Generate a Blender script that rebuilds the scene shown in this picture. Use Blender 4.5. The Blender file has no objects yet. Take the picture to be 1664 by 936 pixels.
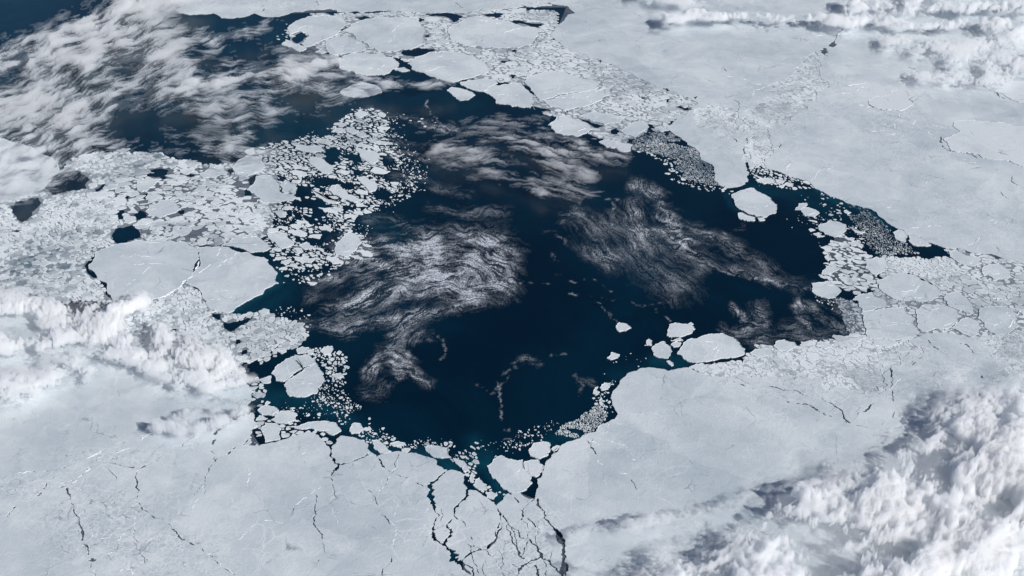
import bpy, math, random
import numpy as np
from mathutils import Vector
from mathutils.geometry import delaunay_2d_cdt

# ------------------------------------------------------------------ camera, sky, sun, exposure
sc = bpy.context.scene
sc.unit_settings.scale_length = 1000.0          # one unit is one kilometre
H, PITCH, VFOV = 60.0, math.radians(33.0), math.radians(26.0)
cam_d = bpy.data.cameras.new('camera')
cam = bpy.data.objects.new('camera', cam_d)
sc.collection.objects.link(cam)
cam.location = (0, 0, H)
cam.rotation_euler = (math.pi / 2 - PITCH, 0, 0)
cam_d.sensor_fit = 'HORIZONTAL'
cam_d.angle = 2 * math.atan(math.tan(VFOV / 2) * 16 / 9)
cam_d.clip_start, cam_d.clip_end = 1.0, 20000.0
sc.camera = cam

SUN_EL, SUN_AZ = math.radians(33), math.radians(-38)   # azimuth of the light source, from +X towards +Y
w = bpy.data.worlds.new('World'); sc.world = w; w.use_nodes = True
nt = w.node_tree
sky = nt.nodes.new('ShaderNodeTexSky'); sky.sky_type = 'NISHITA'; sky.sun_disc = False
sky.sun_elevation = SUN_EL
sky.sun_rotation = math.pi / 2 - SUN_AZ
sky.altitude = 3500; sky.air_density = 1.0; sky.dust_density = 0.1; sky.ozone_density = 4.0
bg = nt.nodes['Background']; bg.inputs['Strength'].default_value = 0.07
nt.links.new(sky.outputs[0], bg.inputs[0])
sun_d = bpy.data.lights.new('sun', 'SUN'); sun_d.energy = 4.7; sun_d.angle = math.radians(0.5); sun_d.color = (1.0, 0.972, 0.93)
sun = bpy.data.objects.new('sun', sun_d); sc.collection.objects.link(sun)
sd = Vector((math.cos(SUN_EL) * math.cos(SUN_AZ), math.cos(SUN_EL) * math.sin(SUN_AZ), math.sin(SUN_EL)))
sun.rotation_euler = sd.to_track_quat('Z', 'Y').to_euler()
sun.location = sd * 150
vs = sc.view_settings
sc.display_settings.display_device = 'sRGB'
vs.view_transform = 'Standard'; vs.look = 'None'; vs.exposure = 0.0; vs.gamma = 1.0; vs.use_curve_mapping = False
cy = sc.cycles
cy.max_bounces = 24; cy.volume_bounces = 20; cy.transparent_max_bounces = 16; cy.diffuse_bounces = 3; cy.glossy_bounces = 2
cy.caustics_reflective = False; cy.caustics_refractive = False

# ------------------------------------------------------------------ photograph pixel -> point on a level plane
FPX = 468.0 / math.tan(VFOV / 2)
SP, CP = math.sin(PITCH), math.cos(PITCH)
def P(px, py, z=0.0):
    px = np.asarray(px, float); py = np.asarray(py, float)
    a = (px - 832.0) / FPX; b = (468.0 - py) / FPX
    dx, dy, dz = a, CP + b * SP, -SP + b * CP
    t = (z - H) / dz
    return dx * t, dy * t
def pscale(py):                                  # ground units across one pixel at that row
    b = (468.0 - py) / FPX
    return H / (SP - b * CP) / FPX
def IP(x, y, z=0.0):                             # ground point -> pixel
    d = y * CP + (H - z) * SP
    return 832.0 + FPX * x / d, 468.0 - FPX * (y * SP - (H - z) * CP) / d

rng = random.Random(7)
nr = np.random.RandomState(11)

# ------------------------------------------------------------------ noise on arrays
_lat = {}
def vnoise(x, y, seed=0):
    if seed not in _lat: _lat[seed] = np.random.RandomState(seed + 100).rand(256, 256)
    L = _lat[seed]
    xi = np.floor(x).astype(int); yi = np.floor(y).astype(int)
    fx = x - xi; fy = y - yi
    fx = fx * fx * fx * (fx * (fx * 6 - 15) + 10); fy = fy * fy * fy * (fy * (fy * 6 - 15) + 10)
    a = L[xi & 255, yi & 255]; b = L[(xi + 1) & 255, yi & 255]; c = L[xi & 255, (yi + 1) & 255]; d = L[(xi + 1) & 255, (yi + 1) & 255]
    return (a * (1 - fx) + b * fx) * (1 - fy) + (c * (1 - fx) + d * fx) * fy
def fbm(x, y, seed=0, octv=5, gain=0.5):
    s = np.zeros_like(np.asarray(x, float)); amp, tot = 1.0, 0.0
    for k in range(octv):
        s = s + amp * vnoise(x * 2 ** k + 17.3 * k, y * 2 ** k - 9.1 * k, seed + k); tot += amp; amp *= gain
    return s / tot
def sstep(a, b, x):
    t = np.clip((x - a) / (b - a), 0, 1); return t * t * (3 - 2 * t)
def inpoly(px, py, poly):
    px = np.asarray(px); py = np.asarray(py)
    r = np.zeros(px.shape, bool); n = len(poly); j = n - 1
    for i in range(n):
        xi, yi = poly[i]; xj, yj = poly[j]
        if yi != yj:
            c = ((yi > py) != (yj > py)) & (px < (xj - xi) * (py - yi) / (yj - yi) + xi)
            r ^= c
        j = i
    return r
def polydist(px, py, poly, closed=True):
    d = np.full(np.shape(px), 1e9); n = len(poly)
    for i in range(n if closed else n - 1):
        ax, ay = poly[i]; bx, by = poly[(i + 1) % n]
        vx, vy = bx - ax, by - ay; l = vx * vx + vy * vy + 1e-9
        t = np.clip(((px - ax) * vx + (py - ay) * vy) / l, 0, 1)
        d = np.minimum(d, np.hypot(px - ax - t * vx, py - ay - t * vy))
    return d

# ------------------------------------------------------------------ materials
def mat(name):
    m = bpy.data.materials.new(name); m.use_nodes = True
    t = m.node_tree; return m, t, t.nodes['Principled BSDF'], t.nodes['Material Output']
def N(t, typ, **kw):
    n = t.nodes.new(typ)
    for k, v in kw.items():
        if k.startswith('i_'):
            key = k[2:]; n.inputs[int(key) if key.isdigit() else key.replace('_', ' ')].default_value = v
        else: setattr(n, k, v)
    return n
def math_n(t, op, a, b=None, clamp=False):
    n = t.nodes.new('ShaderNodeMath'); n.operation = op; n.use_clamp = clamp
    for k, v in enumerate((a, b)):
        if v is None: continue
        if isinstance(v, (int, float)): n.inputs[k].default_value = v
        else: t.links.new(v, n.inputs[k])
    return n.outputs[0]
def ramp(t, fac, lo, hi, a=0.0, b=1.0):
    n = t.nodes.new('ShaderNodeMapRange'); n.interpolation_type = 'SMOOTHSTEP'; n.clamp = True
    n.inputs[1].default_value = lo; n.inputs[2].default_value = hi; n.inputs[3].default_value = a; n.inputs[4].default_value = b
    t.links.new(fac, n.inputs[0]); return n.outputs[0]
def noise(t, vec, scale, detail=4, rough=0.55, dist=0.0):
    n = N(t, 'ShaderNodeTexNoise'); n.inputs['Scale'].default_value = scale; n.inputs['Detail'].default_value = detail
    n.inputs['Roughness'].default_value = rough; n.inputs['Distortion'].default_value = dist
    t.links.new(vec, n.inputs['Vector']); return n
def mixc(t, fac, a, b):
    n = t.nodes.new('ShaderNodeMix'); n.data_type = 'RGBA'
    if isinstance(fac, (int, float)): n.inputs[0].default_value = fac
    else: t.links.new(fac, n.inputs[0])
    for k, v in ((6, a), (7, b)):
        if isinstance(v, tuple): n.inputs[k].default_value = (*v, 1)
        else: t.links.new(v, n.inputs[k])
    return n.outputs[2]
def attr(t, name):
    n = t.nodes.new('ShaderNodeAttribute'); n.attribute_name = name; return n.outputs['Fac']

def ice_material(name, light, dark, vein, grain, veins=True):
    """snow-covered sea ice: tone attribute = snow cover, rough attribute = ridged rubbly surface"""
    m, t, bsdf, out = mat(name)
    pos = N(t, 'ShaderNodeNewGeometry').outputs['Position']
    flat = N(t, 'ShaderNodeVectorMath', operation='MULTIPLY'); flat.inputs[1].default_value = (1, 1, 0); t.links.new(pos, flat.inputs[0])
    v = flat.outputs[0]
    wn = noise(t, v, 0.9, 3); wv = N(t, 'ShaderNodeVectorMath', operation='MULTIPLY_ADD')
    t.links.new(wn.outputs['Color'], wv.inputs[0]); wv.inputs[1].default_value = (0.9, 0.9, 0); t.links.new(v, wv.inputs[2])
    wp = wv.outputs[0]
    tone = attr(t, 'tone'); rough = attr(t, 'rough')
    big = noise(t, v, 0.11, 5, 0.6, 0.6).outputs['Fac']
    mid = noise(t, wp, 0.55, 6, 0.62).outputs['Fac']
    fine = noise(t, wp, 4.5, 4, 0.65).outputs['Fac']
    f = math_n(t, 'ADD', tone, math_n(t, 'MULTIPLY', math_n(t, 'SUBTRACT', big, 0.5), 1.7))
    f = math_n(t, 'ADD', f, math_n(t, 'MULTIPLY', math_n(t, 'SUBTRACT', mid, 0.5), 0.8))
    f = math_n(t, 'ADD', f, math_n(t, 'MULTIPLY', math_n(t, 'SUBTRACT', fine, 0.5), grain))
    # old floes frozen together: slight tone steps
    for sc_, k_ in ((0.16, 0.30), (0.5, 0.22)):
        vo = N(t, 'ShaderNodeTexVoronoi'); vo.inputs['Scale'].default_value = sc_; t.links.new(wp, vo.inputs['Vector'])
        so = N(t, 'ShaderNodeSeparateColor'); t.links.new(vo.outputs['Color'], so.inputs[0])
        f = math_n(t, 'ADD', f, math_n(t, 'MULTIPLY', math_n(t, 'SUBTRACT', so.outputs[0], 0.5), k_))
    # rubbly places: cell-to-cell tone and snow-filled joints
    vc = N(t, 'ShaderNodeTexVoronoi'); vc.inputs['Scale'].default_value = 3.2; t.links.new(wp, vc.inputs['Vector'])
    sep = N(t, 'ShaderNodeSeparateColor'); t.links.new(vc.outputs['Color'], sep.inputs[0])
    f = math_n(t, 'ADD', f, math_n(t, 'MULTIPLY', math_n(t, 'MULTIPLY', math_n(t, 'SUBTRACT', sep.outputs[0], 0.55), 0.55), rough))
    f = math_n(t, 'MAXIMUM', math_n(t, 'MINIMUM', f, 1.0), 0.0)
    col = mixc(t, f, dark, light)
    if veins:
        for sc_, wid, thr in ((0.35, 0.02, 0.5), (0.9, 0.035, 0.5), (2.6, 0.10, 0.42)):
            ve = N(t, 'ShaderNodeTexVoronoi', feature='DISTANCE_TO_EDGE'); ve.inputs['Scale'].default_value = sc_
            t.links.new(wp, ve.inputs['Vector'])
            line = ramp(t, ve.outputs['Distance'], 0.0, wid, 1, 0)
            msk = noise(t, v, 0.28 * sc_ + 0.12, 3).outputs['Fac']
            k = math_n(t, 'MULTIPLY', line, ramp(t, math_n(t, 'ADD', msk, math_n(t, 'MULTIPLY', rough, 0.25)), thr, thr + 0.2))
            if sc_ > 2: k = math_n(t, 'MULTIPLY', k, ramp(t, rough, 0.05, 0.6))
            col = mixc(t, math_n(t, 'MULTIPLY', k, 0.5), col, vein)
        # hairline cracks, open here and there
        for sc_, wid, thr in ((0.22, 0.010, 0.50), (0.62, 0.020, 0.54)):
            ve = N(t, 'ShaderNodeTexVoronoi', feature='DISTANCE_TO_EDGE'); ve.inputs['Scale'].default_value = sc_
            off = N(t, 'ShaderNodeVectorMath', operation='ADD'); off.inputs[1].default_value = (7.3, 41.7, 0); t.links.new(wp, off.inputs[0])
            t.links.new(off.outputs[0], ve.inputs['Vector'])
            k = math_n(t, 'MULTIPLY', ramp(t, ve.outputs['Distance'], 0.0, wid, 1, 0), ramp(t, noise(t, v, 0.35, 4, 0.7).outputs['Fac'], thr, thr + 0.12))
            col = mixc(t, math_n(t, 'MULTIPLY', k, 0.6), col, (0.14, 0.18, 0.22))
        # small dark gaps where thin young ice shows
        ve = N(t, 'ShaderNodeTexVoronoi', feature='DISTANCE_TO_EDGE'); ve.inputs['Scale'].default_value = 1.7
        off = N(t, 'ShaderNodeVectorMath', operation='ADD'); off.inputs[1].default_value = (31, 17, 0); t.links.new(wp, off.inputs[0])
        t.links.new(off.outputs[0], ve.inputs['Vector'])
        gap = math_n(t, 'MULTIPLY', ramp(t, ve.outputs['Distance'], 0.0, 0.05, 1, 0), ramp(t, noise(t, v, 1.3, 2).outputs['Fac'], 0.56, 0.62))
        gap = math_n(t, 'MULTIPLY', gap, ramp(t, rough, 0.15, 0.7))
        col = mixc(t, math_n(t, 'MULTIPLY', gap, 0.8), col, (0.10, 0.14, 0.18))
    t.links.new(col, bsdf.inputs['Base Color'])
    bsdf.inputs['Roughness'].default_value = 0.85; bsdf.inputs['Specular IOR Level'].default_value = 0.15
    hgt = math_n(t, 'ADD', math_n(t, 'MULTIPLY', fine, 0.6), mid)
    hgt = math_n(t, 'ADD', hgt, math_n(t, 'MULTIPLY', math_n(t, 'MULTIPLY', sep.outputs[1], 0.5), rough))
    bp = N(t, 'ShaderNodeBump'); bp.inputs['Strength'].default_value = 0.28; bp.inputs['Distance'].default_value = 0.12
    t.links.new(hgt, bp.inputs['Height']); t.links.new(bp.outputs[0], bsdf.inputs['Normal'])
    return m
SNOW = (0.66, 0.70, 0.722); BARE = (0.40, 0.468, 0.515); VEIN = (0.80, 0.81, 0.82)
M_SHEET = ice_material('pack_ice_snow', SNOW, BARE, VEIN, 0.25)
M_FLOE = ice_material('floe_snow', SNOW, BARE, VEIN, 0.35)
M_RUBBLE = ice_material('rubble_ice', (0.725, 0.765, 0.785), (0.12, 0.17, 0.215), VEIN, 0.5, veins=False)
m, t, b, o = mat('ridge_snow')
pos = N(t, 'ShaderNodeNewGeometry').outputs['Position']
nn = noise(t, pos, 5.0, 3)
t.links.new(mixc(t, nn.outputs['Fac'], (0.82, 0.85, 0.88), (0.95, 0.95, 0.95)), b.inputs['Base Color']); b.inputs['Roughness'].default_value = 0.9
M_RIDGE = m

# thin young ice between the floes
m, t, b, o = mat('young_ice')
pos = N(t, 'ShaderNodeNewGeometry').outputs['Position']
n1 = noise(t, pos, 0.8, 6, 0.65, 0.8).outputs['Fac']; n2 = noise(t, pos, 6.0, 4, 0.7).outputs['Fac']
yt = attr(t, 'tone')
f = math_n(t, 'ADD', yt, math_n(t, 'MULTIPLY', math_n(t, 'ADD', yt, 0.15), math_n(t, 'ADD', math_n(t, 'MULTIPLY', math_n(t, 'SUBTRACT', n1, 0.5), 1.2), math_n(t, 'MULTIPLY', math_n(t, 'SUBTRACT', n2, 0.5), 1.5))), True)
t.links.new(mixc(t, f, (0.012, 0.03, 0.055), (0.56, 0.60, 0.64)), b.inputs['Base Color']); b.inputs['Roughness'].default_value = 0.6
M_YOUNG = m

# sea water
m, t, b, o = mat('sea_water')
pos = N(t, 'ShaderNodeNewGeometry').outputs['Position']
n1 = noise(t, pos, 0.06, 5, 0.6, 1.0).outputs['Fac']
deep = mixc(t, ramp(t, n1, 0.35, 0.75), (0.0, 0.0085, 0.0205), (0.0006, 0.0180, 0.0370))
n2 = noise(t, pos, 0.5, 5, 0.65, 0.5).outputs['Fac']
fac = math_n(t, 'MULTIPLY', attr(t, 'teal'), ramp(t, n2, 0.25, 0.75, 0.35, 1.0))
t.links.new(mixc(t, fac, deep, (0.005, 0.078, 0.120)), b.inputs['Base Color'])
b.inputs['Roughness'].default_value = 0.22; b.inputs['IOR'].default_value = 1.333
bp = N(t, 'ShaderNodeBump'); bp.inputs['Strength'].default_value = 0.15; bp.inputs['Distance'].default_value = 0.05
t.links.new(noise(t, pos, 9.0, 4, 0.6).outputs['Fac'], bp.inputs['Height']); t.links.new(bp.outputs[0], b.inputs['Normal'])
M_WATER = m

# frazil and brash slicks on the water: coverage attribute decides how much ice floats there
m, t, b, o = mat('frazil_ice')
pos = N(t, 'ShaderNodeNewGeometry').outputs['Position']
cov = attr(t, 'cover')
g1 = noise(t, pos, 6.5, 5, 0.7).outputs['Fac']
g2 = noise(t, pos, 2.2, 3, 0.6).outputs['Fac']
gg = ramp(t, math_n(t, 'ADD', math_n(t, 'MULTIPLY', g1, 0.75), math_n(t, 'MULTIPLY', g2, 0.25)), 0.30, 0.70)
a_ = math_n(t, 'MULTIPLY', cov, ramp(t, gg, 0.1, 0.9, 0.35, 1.35), True)
b.inputs['Base Color'].default_value = (0.66, 0.71, 0.77, 1); b.inputs['Roughness'].default_value = 0.8
t.links.new(a_, b.inputs['Alpha'])
M_FRAZIL = m

def cloud_material(name, dens, col=(1.0, 1.0, 1.0), g=0.0):
    m = bpy.data.materials.new(name); m.use_nodes = True; t = m.node_tree
    t.nodes.remove(t.nodes['Principled BSDF'])
    v = t.nodes.new('ShaderNodeVolumeScatter'); v.inputs['Density'].default_value = dens; v.inputs['Color'].default_value = (*col, 1)
    v.inputs['Anisotropy'].default_value = g
    t.links.new(v.outputs[0], t.nodes['Material Output'].inputs['Volume'])
    m.cycles.homogeneous_volume = True
    return m

# ------------------------------------------------------------------ object helpers
def link(name, me, parent=None, **props):
    o = bpy.data.objects.new(name, me); sc.collection.objects.link(o)
    if parent: o.parent = parent
    for k, v in props.items():
        if v is not None: o[k] = v
    return o
def mesh(name, verts, faces, material, attrs=None, smooth=False):
    me = bpy.data.meshes.new(name); me.from_pydata(verts, [], faces)
    if attrs:
        for k, v in attrs.items():
            a = me.attributes.new(k, 'FLOAT', 'POINT'); a.data.foreach_set('value', np.asarray(v, np.float32))
    me.materials.append(material)
    if smooth: me.polygons.foreach_set('use_smooth', [True] * len(me.polygons))
    me.update(); return me
def grid_faces(ny, nx):
    i = np.arange(ny * nx).reshape(ny, nx)
    return np.stack([i[1:, :-1], i[1:, 1:], i[:-1, 1:], i[:-1, :-1]], -1).reshape(-1, 4)
def fast_mesh(name, co, quads, material, attrs=None, smooth=False):
    me = bpy.data.meshes.new(name); n = len(quads); k = quads.shape[1]
    me.vertices.add(len(co)); me.vertices.foreach_set('co', np.asarray(co, np.float32).ravel())
    me.loops.add(n * k); me.loops.foreach_set('vertex_index', quads.astype(np.int32).ravel())
    me.polygons.add(n); me.polygons.foreach_set('loop_start', np.arange(n, dtype=np.int32) * k)
    if smooth: me.polygons.foreach_set('use_smooth', np.ones(n, bool))
    me.update(calc_edges=True); me.validate()
    if attrs:
        for kk, v in attrs.items():
            a = me.attributes.new(kk, 'FLOAT', 'POINT'); a.data.foreach_set('value', np.asarray(v, np.float32).ravel())
    me.materials.append(material); return me
def rough_line(pts, closed, minlen, amp, r):
    """midpoint displacement in pixel space (vertical foreshortened by half)"""
    pts = [tuple(p) for p in pts]
    while True:
        out = []; n = len(pts); changed = False
        for i in range(n if closed else n - 1):
            a = pts[i]; c = pts[(i + 1) % n]; out.append(a)
            L = math.hypot(c[0] - a[0], (c[1] - a[1]) * 1.8)
            if L > minlen:
                d = r.gauss(0, amp) * L
                nx, ny = (c[1] - a[1]) * 1.8 / L, -(c[0] - a[0]) / L
                out.append(((a[0] + c[0]) / 2 + nx * d, (a[1] + c[1]) / 2 + ny * d * 0.55)); changed = True
        if not closed: out.append(pts[-1])
        pts = out
        if not changed: return pts
# ------------------------------------------------------------------ the lie of the ice (photograph pixels, turned into ground points by P)
def T(ox, oy, pts): return [(ox + x / 4.0, oy + y / 4.0) for x, y in pts]
A10, A20, A30, A01, A11, A21, A31 = (416, 0), (832, 0), (1248, 0), (0, 234), (416, 234), (832, 234), (1248, 234)
A02, A12, A22, A32, A03, A13, A23 = (0, 468), (416, 468), (832, 468), (1248, 468), (0, 702), (416, 702), (832, 702)

SHEETS = [
 # northern pack
 [(286, 16), (300, 4), (250, -60), (-400, -420), (2100, -420), (2100, 470), (1750, 452), (1664, 430), (1600, 413), (1560, 405), (1535, 402), (1500, 391), (1470, 382),
  (1445, 365), (1425, 347), (1405, 338), (1385, 334), (1365, 325), (1345, 317), (1330, 309), (1322, 304), (1316, 297), (1290, 290), (1275, 284), (1262, 278), (1250, 276), (1236, 268), (1222, 274), (1217, 296), (1205, 302), (1190, 305),
  (1172, 303), (1160, 292), (1157, 268), (1137, 248), (1117, 236), (1102, 222), (1090, 214), (1083, 206), (1100, 192), (1118, 182), (1134, 170), (1110, 156), (1085, 147),
  (1062, 138), (1040, 128), (1020, 118), (985, 103), (940, 86), (912, 74), (895, 60), (905, 42), (935, 22), (920, 10), (880, 10), (826, 14), (790, 16), (750, 21),
  (700, 21), (655, 20), (620, 18), (586, 21), (563, 20), (535, 15), (500, 17), (462, 25), (440, 28), (425, 27), (412, 22), (380, 30), (345, 22), (320, 24), (296, 22)],
 # south-western pack
 [(-500, 480), (-100, 488), (40, 492), (120, 512), (170, 548), (230, 566), (280, 590), (330, 610), (385, 612), (405, 628), (410, 650), (404, 668), (418, 690), (421, 726), (454, 717), (491, 706), (501, 703),
  (520, 712), (530, 724), (538, 730), (546, 722), (554, 709), (576, 712), (598, 722), (601, 734), (613, 742), (631, 737), (648, 734), (676, 737), (708, 748), (721, 764), (731, 764), (756, 772),
  (762, 797), (773, 798), (786, 807), (803, 817), (813, 840), (816, 852), (806, 874), (791, 892), (766, 897), (745, 914), (766, 936), (775, 1300), (-700, 1300)],
 # south-eastern pack
 [(992, 648), (995, 638), (1007, 621), (1016, 613), (1034, 604), (1053, 598), (1072, 600), (1097, 601), (1117, 598), (1128, 603), (1150, 598), (1168, 590), (1190, 586), (1206, 590), (1222, 584),
  (1244, 578), (1262, 572), (1290, 564), (1312, 562), (1330, 560), (1352, 560), (1372, 554), (1392, 550), (1404, 546), (1425, 552), (1450, 556), (1480, 552), (1500, 545), (1530, 541), (1565, 548), (1600, 548), (1620, 545),
  (1650, 540), (2200, 530), (2300, 1300), (915, 1300), (915, 936), (917, 900), (917, 888), (896, 855), (878, 825), (874, 810), (862, 816), (871, 794), (873, 780), (883, 766), (888, 750), (897, 740),
  (909, 728), (920, 720), (939, 714), (948, 708), (958, 704), (969, 702), (975, 696), (985, 688), (999, 682), (1004, 674), (999, 665), (995, 656)],
 # broken tongue at the bottom
 [(818, 812), (826, 803), (842, 800), (862, 812), (872, 812), (880, 830), (898, 858), (913, 886), (914, 905), (912, 936), (914, 1150), (775, 1150), (766, 936), (752, 912), (768, 899), (792, 894), (808, 876), (817, 852), (815, 838)],
 # western edge under the cloud
 [(-500, 200), (40, 236), (62, 248), (84, 256), (95, 268), (84, 290), (70, 306), (40, 320), (20, 326), (0, 330), (-500, 350)],
]

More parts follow.
